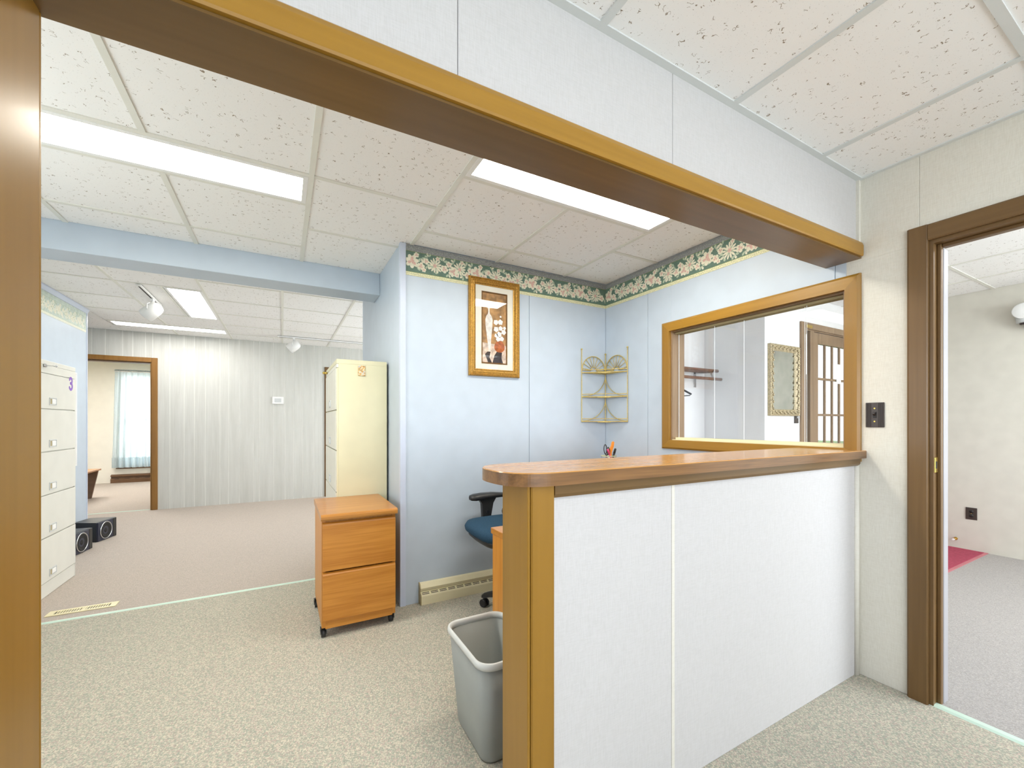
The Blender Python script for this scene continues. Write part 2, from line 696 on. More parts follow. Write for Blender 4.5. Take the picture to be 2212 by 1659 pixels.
# ------------------------------------------------------------------ floors
struct('floor', bx(-2.2, -2.7, -0.06, XR, 3.49, 0.0), 'carpet_loop', 'grey beige loop carpet of the hall and reception office', 'floor')
struct('floor_back', bx(-2.9, 3.49, -0.06, 3.1, YF + 0.06, 0.0), 'carpet_back', 'tan carpet of the back room beyond the pale green strip', 'floor')
struct('floor_office', bx(-4.6, YF + 0.06, -0.06, -0.6, YO + 0.1, 0.0), 'carpet_back', 'tan carpet of the far office seen through the doorway', 'floor')
struct('floor_entry', bx(XR, -2.2, -0.06, XE + 0.1, YA + 0.1, 0.0), 'carpet_entry', 'light carpet of the entry beyond the right doorway', 'floor')
ground = struct('ground_outside', bx(-30, -30, -0.5, 40, 45, -0.35), 'grass', 'grass outside the building', 'ground')

b = B()
b.prism([(3.475, 0.0), (3.482, 0.005), (3.498, 0.005), (3.505, 0.0)], 'x', XL, XP)
struct('trim_1', b, 'strip_green', 'pale green carpet joint strip between reception and back room', 'carpet strip')
b = B()
b.prism([(XR - .004, 0.0), (XR + .006, 0.006), (XR + .03, 0.006), (XR + .042, 0.0)], 'y', -0.13, 0.69)
struct('trim_2', b, 'strip_green', 'pale green carpet strip across the right doorway threshold', 'carpet strip')
b = B()
b.prism([(YF + .03, 0.0), (YF + .036, 0.005), (YF + .05, 0.005), (YF + .06, 0.0)], 'x', -2.4, -1.549)
struct('trim_3', b, 'strip_green', 'thin pale carpet strip in the far office doorway', 'carpet strip')


# ------------------------------------------------------------------ ceilings
def ceiling(name, label, slab, rects, tees, z, teemat='grid_white', hw=0.012):
    c = struct(name, bx(slab[0], slab[1], z + 0.03, slab[2], slab[3], z + 0.08), 'white_paint', label, 'ceiling')
    for (x0, y0, x1, y1) in rects:
        unit_box('ceiling_tile', 'ceiling_tile', x0 + .004, y0 + .004, z + 0.002, x1 - .004, y1 - .004, z + 0.02, c)
    for (x0, y0, x1, y1) in tees:
        if abs(x1 - x0) < 1e-6:
            unit_box('grid_tee', teemat, x0 - hw, y0, z - 0.003, x0 + hw, y1, z + 0.012, c)
        else:
            unit_box('grid_tee', teemat, x0, y0 - hw, z - 0.0025, x1, y0 + hw, z + 0.012, c)
    return c


def columns(xs, rows, z, y_end):
    """xs: tee lines in x; rows[i]: list of y lines for column i (first/last are borders) ; entries of holes skipped"""
    rects, tees = [], []
    for i in range(len(xs) - 1):
        ys = rows[i]
        for j in range(len(ys) - 1):
            if ys[j + 1] is None or ys[j] is None:
                continue
            rects.append((xs[i], ys[j], xs[i + 1], ys[j + 1]))
        for j, y in enumerate(ys):
            if y is not None and 0 < j < len(ys) - 1:
                tees.append((xs[i], y, xs[i + 1], y))
    return rects, tees


# reception
xs = [XL, -1.71, -1.10, -.49, .12, .74, 1.36, 1.96, XR]
L = [Y1, 1.566, 2.176, None, 2.472, 3.08, 3.36]
N1 = [Y1, 1.566, 2.176, 2.78, 3.36]
rows = [L, L, L, L, N1, [Y1, 1.53, None, 1.83, 2.472, YB], [Y1, 1.53, None, 1.83, 2.472, YB], [Y1, 1.54, 2.15, YB]]
rows[0] = [Y1, 1.566, 2.176, 2.78, 3.36]
rows[1] = [Y1, 1.566, 2.176, None, 2.472, 3.08, 3.36]
rr, tt = columns(xs, rows, ZC, None)
rr += [(-1.71, 2.176, -1.10, 2.472)]
for x in xs[1:-1]:
    ye = 3.36 if x < XP else YB
    if x == -.49:
        tt += [(x, Y1, x, 2.176), (x, 2.472, x, ye)]
    elif x == 1.36:
        tt += [(x, Y1, x, 1.53), (x, 1.83, x, ye)]
    else:
        tt.append((x, Y1, x, ye))
ceiling('ceiling', 'white fissured drop ceiling over the reception office', (XL - .1, Y1 - .05, XR + .1, 3.45), rr, tt, ZC)
# hall
xs = [-2.0, -1.635, -1.025, -.415, .195, .805, 1.42, 2.03, XR]
ys = [-2.6, -2.08, -1.47, -.86, -.25, .36, Y0]
rr, tt = [], []
for i in range(len(xs) - 1):
    for j in range(len(ys) - 1):
        if xs[i] in (.195, .805) and ys[j] == -.86:
            continue
        rr.append((xs[i], ys[j], xs[i + 1], ys[j + 1]))
for x in xs[1:-1]:
    tt += [(x, -2.6, x, -.86), (x, -.25, x, Y0)] if x == .805 else [(x, -2.6, x, Y0)]
for y in ys[1:-1]:
    tt.append((-2.0, y, XR, y))
hall_c = ceiling('ceiling_hall', 'coarse fissured drop ceiling over the hall in front of the header', (-2.1, -2.7, XR + .05, Y0 + .06), rr, tt, ZH, 'grid_grey', 0.0125)
unit_box('wall_angle', 'grid_grey', -2.0, Y0 - .024, ZH - .003, XR, Y0, ZH + .012, hall_c)
unit_box('wall_angle', 'grid_grey', XR - .02, -2.6, ZH - .0035, XR, Y0, ZH + .012, hall_c)
# back room
xs = [XL, -1.263, -.64, 0.0, .63, 1.25, 1.87, 2.49, 3.0]
ra = [3.59, 4.13, 4.75, 5.36, 5.97, 6.63, 6.9, YF]
rb = [3.59, 3.81, 4.42, 5.03, 5.64, 6.25, 6.86, YF]
rr, tt = [], []
for i in range(len(xs) - 1):
    r = ra if i < 2 else rb
    lo = YP if xs[i] >= .6 else 0
    r = [y for y in r if y > lo]
    if lo:
        r = [YP] + r
    for j in range(len(r) - 1):
        if i == 1 and r[j] in (4.75, 5.36):
            continue
        if i < 2 and r[j] == 6.63:
            continue
        rr.append((xs[i], r[j], xs[i + 1], r[j + 1]))
        if j:
            tt.append((xs[i], r[j], xs[i + 1], r[j]))
    if i:
        if xs[i] == -1.263:
            tt += [(xs[i], 3.59, xs[i], 6.63), (xs[i], 6.9, xs[i], YF)]
        else:
            tt.append((xs[i], lo if lo else 3.59, xs[i], YF))
rr += [(-1.263, 4.75, -.945, 6.0)]
tt += [(-.95, 4.75, -.95, 6.0), (-1.263, 4.75, -.64, 4.75), (-1.263, 5.99, -.64, 5.99), (XL, 6.63, -.64, 6.63), (XL, 6.9, -.64, 6.9)]
rr.append((-2.9, YLE, XL, YF))
ceiling('ceiling_back', 'drop ceiling of the back room behind the blue beam', (-2.95, 3.5, 3.1, YF + .1), rr, tt, ZK, 'grid_white', 0.011)
# entry
xs = [XR + T, 3.27, 3.88, 4.49, 5.09, XE]
ys = [-2.0, -1.23, -.62, -.02, .59, 1.19, 1.8, YW, YA]
rr, tt = [], []
for i in range(len(xs) - 1):
    for j in range(len(ys) - 1):
        if xs[i] in (3.27, 3.88) and ys[j] == -.62:
            continue
        if j == len(ys) - 2 and xs[i] >= 3.8:
            continue
        x1 = min(xs[i + 1], XS) if j == len(ys) - 2 else xs[i + 1]
        rr.append((xs[i], ys[j], x1, ys[j + 1]))
for x in xs[1:-1]:
    tt += [(x, -2.0, x, -.62), (x, -.02, x, YW)] if x == 3.88 else [(x, -2.0, x, YW)]
for y in ys[1:-2]:
    tt.append((xs[0], y, XE, y))
ceiling('ceiling_entry', 'white drop ceiling of the entry room beyond the right doorway', (XR, -2.1, XE + .1, YA + .1), rr, tt, ZE, 'grid_white', 0.011)
struct('ceiling_office', bx(-4.6, YF + .1, ZK, -.6, YO + .1, ZK + .05), 'white_paint', 'plain white ceiling of the far office', 'ceiling')


# ------------------------------------------------------------------ walls
def panel(parent, name, mat, *boxes):
    for q in boxes:
        b_ = bx(*q, bev=0.0015, seg=1)
        b_.build(name, mat, parent)


# header over the opening and solid wall to its left
w = struct('wall_header', bx(-.40, Y0 + .008, 2.0, XR, Y1, ZH + .03), 'blue_paint', 'off white papered header wall above the reception opening', 'wall')
for a, c in ((-.40, .3688), (.3702, 1.1178), (1.1192, XR)):
    panel(w, 'wall_panel', 'linen_paper', (a, Y0, 2.0, c, Y0 + .009, ZH + .02))
b = B()
b.box(XR - .016, Y0 - .012, 2.02, XR - .0, Y0 + .0, ZH)
b.build('corner_bead', 'linen_cream', w)
struct('wall_left', bx(-2.0, Y0, 0, -.40, Y1, ZH + .03), 'linen_paper', 'off white papered wall left of the reception opening', 'wall')
struct('wall_hall_left', bx(-2.1, -2.6, 0, -2.0, Y1, ZH + .03), 'linen_paper', 'left wall of the hall behind the camera', 'wall')
b = B()
b.box(-2.1, -2.7, 0, XR, -2.6, .75)
b.box(-2.1, -2.7, 2.15, XR, -2.6, ZH + .03)
b.box(-2.1, -2.7, .75, -1.2, -2.6, 2.15)
b.box(2.0, -2.7, .75, XR, -2.6, 2.15)  # opening added for the hall daylight lamp
struct('wall_hall_rear', b, 'linen_paper', 'hall wall behind the camera with a wide opening added for daylight', 'wall')

# half wall under the counter
w = struct('wall_half', bx(.575, Y0 + .008, 0, XR, Y1, 1.022), 'blue_paint', 'white papered half wall below the reception counter', 'half wall')
for a, c in ((.60, 1.117), (1.12, XR - .03)):
    panel(w, 'wall_panel', 'linen_paper', (a, Y0, 0.0, c, Y0 + .009, 1.02))
b = B()
b.cyl((XR - .014, Y0 + .002, 0), (XR - .014, Y0 + .002, .99), .014, seg=16)
b.build('corner_bead', 'linen_cream', w)
unit_box('seam_bead', 'linen_cream', 1.112, Y0 - .002, 0, 1.125, Y0 + .002, .99, w)
# end trim of the half wall
tr = thing('trim_4', 'golden brown wood end trim boards of the half wall', 'trim', (0, 0, 0), kind='structure')
b = B()
b.prism([(.568, Y0 - .012), (.571, Y0 - .016), (.638, Y0 - .016), (.641, Y0 - .012), (.641, Y0), (.568, Y0)], 'z', 0, 1.022)
b.build('front_casing', 'trim_gold_z', tr)
b = B()
b.prism([(.560, Y0 - .006), (.562, Y0 - .009), (.5665, Y0 - .009), (.5675, Y0 - .002), (.575, Y0 - .002), (.575, Y1 + .015), (.562, Y1 + .015), (.560, Y1 + .012)], 'z', 0, 1.022)
b.build('end_casing', 'trim_gold_z', tr)
b = B()
b.box(.575, Y1, 0, .64, Y1 + .012, 1.022, bev=.003)
b.build('back_casing', 'trim_gold_z', tr)
tr = thing('trim_5', 'trim apron board under the front edge of the counter, darkened by painted shade', 'trim', (0, 0, 0), kind='structure')
b = B()
b.prism([(Y0 - .016, 1.022), (Y0 - .016, .996), (Y0 - .010, .986), (Y0, .986), (Y0, 1.022)], 'x', .6415, XR - .012)
b.build('apron_board', 'soffit_brown', tr)  # same trim paint, with the shade under the counter put into the colour

# header trim and jamb
tr = thing('trim_6', 'golden brown wood casing and soffit of the reception header', 'trim', (0, 0, 0), kind='structure')


def tilt(o, k=0.0135, x0=1.1):
    for v in o.data.vertices:
        v.co.z += k * (v.co.x - x0)


prof = [(Y0, 2.026), (Y0 - .012, 2.024), (Y0 - .022, 2.014), (Y0 - .027, 2.0), (Y0 - .027, 1.956), (Y0 - .024, 1.951), (Y0, 1.951)]
b = B()
b.prism(prof, 'x', -.45, XR - .008)
o = b.build('header_casing', 'trim_gold_x', tr)
tilt(o)
b = B()
b.prism([(Y0 - .015, 1.944), (Y0 - .015, 1.9505), (Y0, 1.9505), (Y0, 1.975), (Y1, 1.975), (Y1 + .012, 1.975), (Y1 + .012, 1.944)], 'x', -.395, XR)
o = b.build('soffit_board', 'soffit_brown', tr)
tilt(o)
b = B()
b.box(-.39, Y1, 1.945, XR, Y1 + .014, 2.03, bev=.004)
o = b.build('back_casing', 'trim_gold_x', tr)
tilt(o)
tr = thing('trim_7', 'golden brown wood jamb at the left edge of the opening', 'trim', (0, 0, 0), kind='structure')
b = B()
b.box(-.40, Y0 - .01, 0, -.38, Y1, 1.945, bev=.002)
b.build('jamb_board', 'trim_gold_z', tr)
b = B()
b.box(-.47, Y0 - .03, 0, -.392, Y0, 1.945, bev=.006)
b.build('front_casing', 'trim_gold_z', tr)
b = B()
b.box(-.47, Y1, 0, -.38, Y1 + .008, 2.02, bev=.003)
b.build('back_casing', 'trim_gold_z', tr)

# wall with switch, window and doorway (X = XR)
WY0, WY1, WZ0, WZ1 = .985, 2.025, 1.066, 1.828
DY0, DY1, DZ = -.13, .69, 1.954
b = B()
b.box(XR + .008, -2.6, 0, XR + T - .008, DY0, ZC + .03)
b.box(XR + .008, DY0, DZ, XR + T - .008, DY1, ZC + .03)
b.box(XR + .008, DY1, 0, XR + T - .008, WY0, ZC + .03)
b.box(XR + .008, WY0, 0, XR + T - .008, WY1, WZ0)
b.box(XR + .008, WY0, WZ1, XR + T - .008, WY1, ZC + .03)
b.box(XR + .008, WY1, 0, XR + T - .008, YB + .1, ZC + .03)
w = struct('wall_right', b, 'white_paint', 'wall with the light switch, counter window and right doorway', 'wall')
panel(w, 'wall_panel', 'linen_cream', (XR, .7216, 1.95, XR + .009, WY0, ZC), (XR, .69, 0, XR + .009, WY0, 1.9515),
      (XR, -.4, 1.954, XR + .009, .721, ZC), (XR, -2.6, 0, XR + .009, DY0, 1.954))
panel(w, 'blue_panel', 'blue_paint', (XR, WY0, 0, XR + .009, WY1, WZ0), (XR, WY0, WZ1, XR + .009, 1.031, ZC),
      (XR, 1.033, WZ1, XR + .009, WY1, ZC), (XR, WY1, 0, XR + .009, 2.2355, ZC), (XR, 2.2385, 0, XR + .009, YB, ZC))
panel(w, 'entry_panel', 'entry_white', (XR + T - .009, WY1, 0, XR + T, YA, ZE), (XR + T - .009, -2.0, 0, XR + T, DY0, ZE),
      (XR + T - .009, DY0, DZ, XR + T, DY1, ZE), (XR + T - .009, DY1, 0, XR + T, WY0, ZE), (XR + T - .009, WY0, 0, XR + T, WY1, WZ0), (XR + T - .009, WY0, WZ1, XR + T, WY1, ZE))

# blue wall with the picture
w = struct('wall_blue', bx(XP + .009, YB + .008, 0, XR + T, YB + T, ZC + .03), 'blue_paint', 'pale blue panelled wall behind the picture and corner shelf', 'wall')
panel(w, 'blue_panel', 'blue_paint', (XP + .03, YB, 0, 1.6365, YB + .009, ZC), (1.6395, YB, 0, XR, YB + .009, ZC))
b = B()
b.prism([(XP - .006, YB - .006), (XP + .03, YB - .006), (XP + .03, YB), (XP, YB), (XP, YB + .03), (XP - .006, YB + .03)], 'z', 0, ZC)
b.build('corner_bead', 'blue_trim', w)
w = struct('wall_partition', bx(XP, YB + .012, 0, XP + T, YP, ZK + .03), 'blue_paint', 'pale blue partition end wall behind the yellow filing cabinet', 'wall')
struct('wall_closet', bx(XP + T, YP - T, 0, 3.0, YP, ZK + .03), 'blue_paint', 'blue wall of the back room round the corner', 'wall')
b = B()
b.box(3.0, YP - T, 0, 3.1, 4.5, ZK + .03)
b.box(3.0, 4.5, 0, 3.1, 6.7, .8)
b.box(3.0, 4.5, 2.1, 3.1, 6.7, ZK + .03)  # unseen opening added for the back room fill lamp
b.box(3.0, 6.7, 0, 3.1, YF + .1, ZK + .03)
struct('wall_back_right', b, 'white_paint', 'right wall of the back room out of sight', 'wall')
b = B()
b.box(XL, 3.36, 2.183, XP, 3.59, ZK + .04, bev=.004)
struct('beam_blue', b, 'blue_paint', 'pale blue ceiling beam between reception and back room', 'beam')
b = B()
b.box(XL - T, Y1, 0, XL, 1.25, ZK + .03)
b.box(XL - T, 1.25, 0, XL, 2.45, .9)
b.box(XL - T, 1.25, 2.1, XL, 2.45, ZK + .03)  # opening added out of view for the reception fill lamp
b.box(XL - T, 2.45, 0, XL, YLE, ZK + .03)
w = struct('wall_blue_left', b, 'blue_paint', 'pale blue wall at far left with a flower border paled by painted sheen', 'wall')
b = B()
b.box(XL - T - .004, YLE - .02, 0, XL + .004, YLE + .004, ZK)
b.build('corner_bead', 'blue_trim', w)
b = B()
b.prism([(XL, ZK), (XL + .02, ZK), (XL + .02, ZK - .012), (XL + .004, ZK - .045), (XL, ZK - .045)], 'y', 3.59, YLE)
b.build('crown_strip', 'blue_trim', w)
struct('wall_passage_end', bx(-2.95, YLE - .7, 0, XL - T, YLE - .6, ZK + .03), 'blue_paint', 'end wall of the passage behind the blue wall', 'wall')
struct('wall_passage', bx(-2.95, YLE - .6, 0, -2.85, YF + .1, ZK + .03), 'blue_paint', 'side wall of the passage behind the blue wall', 'wall')

# grooved panel wall, planks laid one by one
b = B()
b.box(-2.9, YF, 2.0, -1.549, YF + .1, ZK + .03)
b.box(-1.549, YF, 0, .66, YF + .1, ZK + .03)
b.box(.66, YF, 2.02, 1.5, YF + .1, ZK + .03)
b.box(1.5, YF, 0, 3.0, YF + .1, ZK + .03)
b.box(-2.9, YF, 0, -2.4, YF + .1, 2.0)
w = struct('wall_back', b, 'groove_white', 'pale grey grooved wood panel wall at the back', 'wall')
gx = [-2.9, -2.75, -2.6, -2.42, -2.27, -2.142, -2.014, -1.847, -1.744, -1.614, -1.54, -1.357, -1.20, -1.085, -.96, -.789, -.686, -.556, -.372,
      -.297, -.118, .037, .15, .28, .441, .55, .679, .852, .982, 1.13, 1.25, 1.42, 1.5, 1.66, 1.8, 1.97, 2.09, 2.25, 2.42, 2.55, 2.7, 2.86, 3.0]
for a, c in zip(gx[:-1], gx[1:]):
    z0 = 0.0
    if c <= -1.5 and c > -2.4:
        z0 = 2.06
    if a > .56 and c <= 1.56:
        z0 = 2.07
    unit_box('plank', 'grey_plank', a + .005, YF - .0025, z0, c - .005, YF + .003, ZK, w)
o = bx(.2, YF + .09, 0, 2.2, YF + .1, 2.1)
o.build('closet_back', 'white_paint', w)

# casings of the two far doorways
d = thing('door_1', 'open far office doorway with golden brown casing', 'doorway', (0, 0, 0), kind='structure')
bx(-1.549, YF - .018, 0, -1.486, YF, 2.062, bev=.004).build('side_casing', 'far_casing', d)
bx(-2.46, YF - .018, 0, -2.40, YF, 2.062, bev=.004).build('side_casing', 'far_casing', d)
bx(-2.40, YF - .018, 2.0, -1.549, YF, 2.062, bev=.004).build('head_casing', 'far_casing', d)
bx(-1.565, YF, 0, -1.549, YF + .11, 2.0).build('jamb', 'far_casing', d)
bx(-2.40, YF, 0, -2.384, YF + .11, 2.0).build('jamb', 'far_casing', d)
bx(-2.384, YF, 1.984, -1.565, YF + .11, 2.0).build('head_jamb', 'far_brown', d)
d = thing('door_2', 'closed brown doorway half hidden by the yellow filing cabinet', 'doorway', (0, 0, 0), kind='structure')
bx(.591, YF - .018, 0, .66, YF, 2.073, bev=.004).build('side_casing', 'trim_brown_z', d)
bx(1.5, YF - .018, 0, 1.565, YF, 2.073, bev=.004).build('side_casing', 'trim_brown_z', d)
bx(.66, YF - .018, 2.012, 1.5, YF, 2.073, bev=.004).build('head_casing', 'trim_brown_x', d)
bx(.66, YF + .02, 0.005, 1.5, YF + .055, 2.012).build('door_leaf', 'trim_brown_z', d)

# far office
b = B()
b.box(-4.6, YO, 0, -2.80, YO + .1, ZK)
b.box(-2.80, YO, 2.16, -1.7, YO + .1, ZK)
b.box(-2.80, YO, 0, -1.7, YO + .1, .34)
b.box(-1.7, YO, 0, -.6, YO + .1, ZK)
struct('wall_office_back', b, 'cream_paint', 'cream wall of the far office around its window', 'wall')
struct('wall_office_left', bx(-4.7, YF + .1, 0, -4.6, YO + .1, ZK), 'cream_paint', 'left wall of the far office', 'wall')
struct('wall_office_right', bx(-.6, YF + .1, 0, -.5, YO + .1, ZK), 'cream_paint', 'right wall of the far office', 'wall')
wn = thing('window_1', 'dark framed office window behind the sheer curtain', 'window', (0, 0, 0), kind='structure')
bx(-2.86, YO - .02, .27, -1.64, YO, .335, bev=.004).build('sill_board', 'far_brown', wn)
for (a, c) in ((-2.80, -2.755), (-2.32, -2.285), (-1.745, -1.7)):
    bx(a, YO + .01, .34, c, YO + .06, 2.16).build('window_stile', 'maroon_frame', wn)
for z in (.34, 1.22, 2.12):
    bx(-2.755, YO + .015, z, -1.745, YO + .055, z + .04).build('window_rail', 'maroon_frame', wn)
for (a, c) in ((-2.755, -2.32), (-2.285, -1.745)):
    for (z0, z1) in ((.38, 1.22), (1.26, 2.12)):
        bx(a, YO + .033, z0, c, YO + .037, z1).build('window_pane', 'clear_glass', wn)

# entry walls
w = struct('wall_entry_far', bx(XE, -2.1, 0, XE + .1, YW + .1, ZE + .03), 'entry_paper', 'beige papered entry wall with outlet and emergency light', 'wall')
b = B()
b.box(XS, YW, 0, 4.36, YW + .1, ZE + .03)
b.box(4.36, YW, 2.10, 5.48, YW + .1, ZE + .03)
b.box(5.48, YW, 0, XE, YW + .1, ZE + .03)
struct('wall_mirror', b, 'entry_white', 'white entry wall carrying the ornate mirror', 'wall')
struct('wall_alcove_side', bx(XS, YW + .1, 0, XS + .1, YA, ZE + .03), 'entry_white', 'white side wall of the coat alcove', 'wall')
struct('wall_alcove_back', bx(XR + T, YA, 0, XS + .1, YA + .08, ZE + .03), 'entry_white', 'white back wall of the coat alcove', 'wall')
b = B()
b.box(XR, -2.1, 0, XE + .1, -2.0, .7)
b.box(XR, -2.1, 2.2, XE + .1, -2.0, ZE + .03)
b.box(XR, -2.1, .7, 3.0, -2.0, 2.2)
b.box(5.2, -2.1, .7, XE + .1, -2.0, 2.2)  # opening added to let in the entry fill lamp
struct('wall_entry_rear', b, 'entry_white', 'entry wall behind the camera with an opening added for fill light', 'wall')

# right doorway casing
d = thing('door_3', 'dark brown cased doorway into the entry on the right', 'doorway', (0, 0, 0), kind='structure')
prof = lambda a, c: [(XR, a), (XR - .012, a), (XR - .016, a + (.006 if c > a else -.006)), (XR - .016, c - (.003 if c > a else -.003)), (XR - .013, c), (XR, c)]
b = B()
b.prism([(p[0], p[1]) for p in [(XR, .757), (XR - .012, .757), (XR - .017, .750), (XR - .017, .694), (XR - .014, .690), (XR, .690)]], 'z', 0, 2.022)
b.build('side_casing', 'trim_brown_z', d)
b = B()
b.box(XR - .017, DY0 - .067, 0, XR, DY0, 2.022, bev=.004)
b.build('side_casing', 'trim_brown_z', d)
b = B()
b.prism([(XR, 2.022), (XR - .012, 2.022), (XR - .017, 2.015), (XR - .017, 1.958), (XR - .014, 1.954), (XR, 1.954)], 'y', DY0, .690)
b.build('head_casing', 'trim_brown_y', d)
bx(XR - .002, .676, 0, XR + T + .004, .690, 1.954).build('jamb', 'trim_brown_z', d)
bx(XR - .002, DY0, 0, XR + T + .004, DY0 + .014, 1.954).build('jamb', 'trim_brown_z', d)
bx(XR - .002, DY0 + .014, 1.940, XR + T + .004, .676, 1.954).build('head_jamb', 'trim_brown_y', d)
bx(XR + .032, .662, 0, XR + .056, .676, 1.94, bev=.003).build('door_stop', 'trim_brown_z', d)
bx(XR + .04, DY0 + .014, 0, XR + .075, DY0 + .028, 1.94, bev=.003).build('door_stop', 'trim_brown_z', d)
bx(XR + .04, DY0 + .028, 1.926, XR + .075, .662, 1.94, bev=.003).build('door_stop', 'trim_brown_y', d)
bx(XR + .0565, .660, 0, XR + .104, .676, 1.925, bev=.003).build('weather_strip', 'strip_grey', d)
b = B()
b.box(XR + .004, .673, .978, XR + .034, .6765, 1.042, bev=.002)
pl = b.build('strike_plate', 'brass', d)
bx(XR + .013, .6720, .995, XR + .025, .6735, 1.025).build('latch_hole', 'plate_slot', pl)

# ------------------------------------------------------------------ counter window
wn = thing('window_2', 'golden wood framed sliding glass window behind the counter', 'window', (0, 0, 0), kind='structure')
FY0, FY1, FZ0, FZ1 = .924, 2.095, 1.004, 1.893


def casing_x(parent, x, y0, y1, z0, z1, iy0, iy1, iz0, iz1, th, mh, mv):
    """mitred casing on a wall x = const, facing -x: four boards"""
    def board(pts, m):
        b_ = B()
        # pts: four (y,z) corners outer a,b inner b,a
        back = [(x, p[0], p[1]) for p in pts]
        fr = [(x - th * (.55 if i < 2 else 1.0), p[0], p[1]) for i, p in enumerate(pts)]
        k = .82
        mid = [(x - th, pts[3][0] + (pts[0][0] - pts[3][0]) * k, pts[3][1] + (pts[0][1] - pts[3][1]) * k),
               (x - th, pts[2][0] + (pts[1][0] - pts[2][0]) * k, pts[2][1] + (pts[1][1] - pts[2][1]) * k)]
        b_.face([back[0], back[1], back[2], back[3]])
        b_.face([fr[0], fr[1], mid[1], mid[0]])
        b_.face([mid[0], mid[1], fr[2], fr[3]])
        b_.face([back[0], back[1], fr[1], fr[0]])
        b_.face([back[2], back[3], fr[3], fr[2]])
        b_.face([back[1], back[2], fr[2], mid[1], fr[1]])
        b_.face([back[3], back[0], fr[0], mid[0], fr[3]])
        bmesh.ops.remove_doubles(b_.bm, verts=list(b_.bm.verts), dist=1e-5)
        b_.build('casing_board', m, parent)
    board([(y1, z1), (y0, z1), (iy0, iz1), (iy1, iz1)], mh)
    board([(y0, z0), (y1, z0), (iy1, iz0), (iy0, iz0)], mh)
    board([(y0, z1), (y0, z0), (iy0, iz0), (iy0, iz1)], mv)
    board([(y1, z0), (y1, z1), (iy1, iz1), (iy1, iz0)], mv)


casing_x(wn, XR, FY0, FY1, FZ0, FZ1, WY0, WY1, WZ0, WZ1, .02, 'trim_gold_y', 'trim_gold_z')
bx(XR, WY1 - .012, WZ0, XR + .125, WY1, WZ1).build('jamb_liner', 'door_wood', wn)
bx(XR, WY0, WZ0, XR + .125, WY0 + .012, WZ1).build('jamb_liner', 'door_wood', wn)
bx(XR, WY0 + .012, WZ1 - .010, XR + .125, WY1 - .012, WZ1).build('head_liner', 'trim_brown_y', wn)
bx(XR, WY0 + .012, WZ0 - .006, XR + .125, WY1 - .012, WZ0 + .004).build('sill_liner', 'heater_cream', wn)
b = B()
for x in (XR + .035, XR + .055, XR + .075):
    b.box(x - .0015, WY0 + .012, WZ0 + .004, x + .0015, WY1 - .012, WZ0 + .018)
b.build('bottom_track', 'heater_cream', wn)
b = B()
b.box(XR + .03, WY0 + .012, WZ1 - .014, XR + .08, WY1 - .012, WZ1 - .010)
for x in (XR + .032, XR + .055, XR + .078):
    b.box(x - .0015, WY0 + .012, WZ1 - .022, x + .0015, WY1 - .012, WZ1 - .010)
b.build('top_track', 'heater_tan', wn)
for (a, c, x) in ((1.536, 2.01, XR + .066), (1.18, 1.718, XR + .045), (.997, 1.20, XR + .066)):
    b = B()
    b.box(x - .0025, a, WZ0 + .006, x + .0025, c, WZ1 - .014)
    for f in b.bm.faces:
        f.normal_update()
        if abs(f.normal.y) > .5:
            f.material_index = 1
    b.build('sliding_pane', ['clear_glass', 'lit_pane_edge'], wn)

# ------------------------------------------------------------------ counter top
b = B()
ZT0, ZT1 = 1.022, 1.058
CY0, CY1 = .905, 1.182
cr = (CY1 - CY0) / 2
cyc = (CY0 + CY1) / 2
cx0 = .643


def outline(off):
    pts = [(XR - .0005, CY0 + off), (XR - .0005, FY0 - .002), (XR - .022, FY0 - .002), (XR - .022, CY1 - off)]
    n = 48
    for i in range(n + 1):
        a = PI / 2 + PI * i / n
        ex = 0.78
        ca, sa = math.cos(a), math.sin(a)
        sx = math.copysign(abs(ca) ** ex, ca)
        sy = math.copysign(abs(sa) ** ex, sa)
        pts.append((cx0 + (cr - off) * sx, cyc + (cr - off) * sy))
    return pts


o0, o1 = outline(0.0), outline(.0025)
b.mi = 1
lo = [(p[0], p[1], ZT0) for p in o0]
hi = [(p[0], p[1], ZT1 - .0025) for p in o0]
tp_ = [(p[0], p[1], ZT1) for p in o1]
b.loft([lo, hi], cap0=True, cap1=False, smooth=False)
b.mi = 0
b.loft([hi, tp_], cap0=False, cap1=True, smooth=False)
bmesh.ops.remove_doubles(b.bm, verts=list(b.bm.verts), dist=1e-5)
ct = b.build('counter_top', ['counter_top', 'counter_edge'])
tag(ct, 'walnut laminate reception counter top with a rounded left end', 'counter')


# ------------------------------------------------------------------ troffer lights
def troffer(label, x0, y0, x1, y1, z, lens, group, rim=.022):
    t = thing('ceiling_light', label, 'light', ((x0 + x1) / 2, (y0 + y1) / 2, z), group=group)
    w2, d2 = (x1 - x0) / 2 - .012, (y1 - y0) / 2 - .012
    b_ = B()
    for (a0, c0, a1, c1) in ((-w2, -d2, w2, -d2 + rim), (-w2, d2 - rim, w2, d2), (-w2, -d2 + rim, -w2 + rim, d2 - rim), (w2 - rim, -d2 + rim, w2, d2 - rim)):
        b_.box(a0, c0, -.004, a1, c1, .014)
    b_.build('frame', 'white_plastic', t)
    bx(-w2 + rim, -d2 + rim, .002, w2 - rim, d2 - rim, .006).build('diffuser', lens, t)
    bx(-w2, -d2, .014, w2, d2, .028).build('housing', 'white_paint', t)
    return t


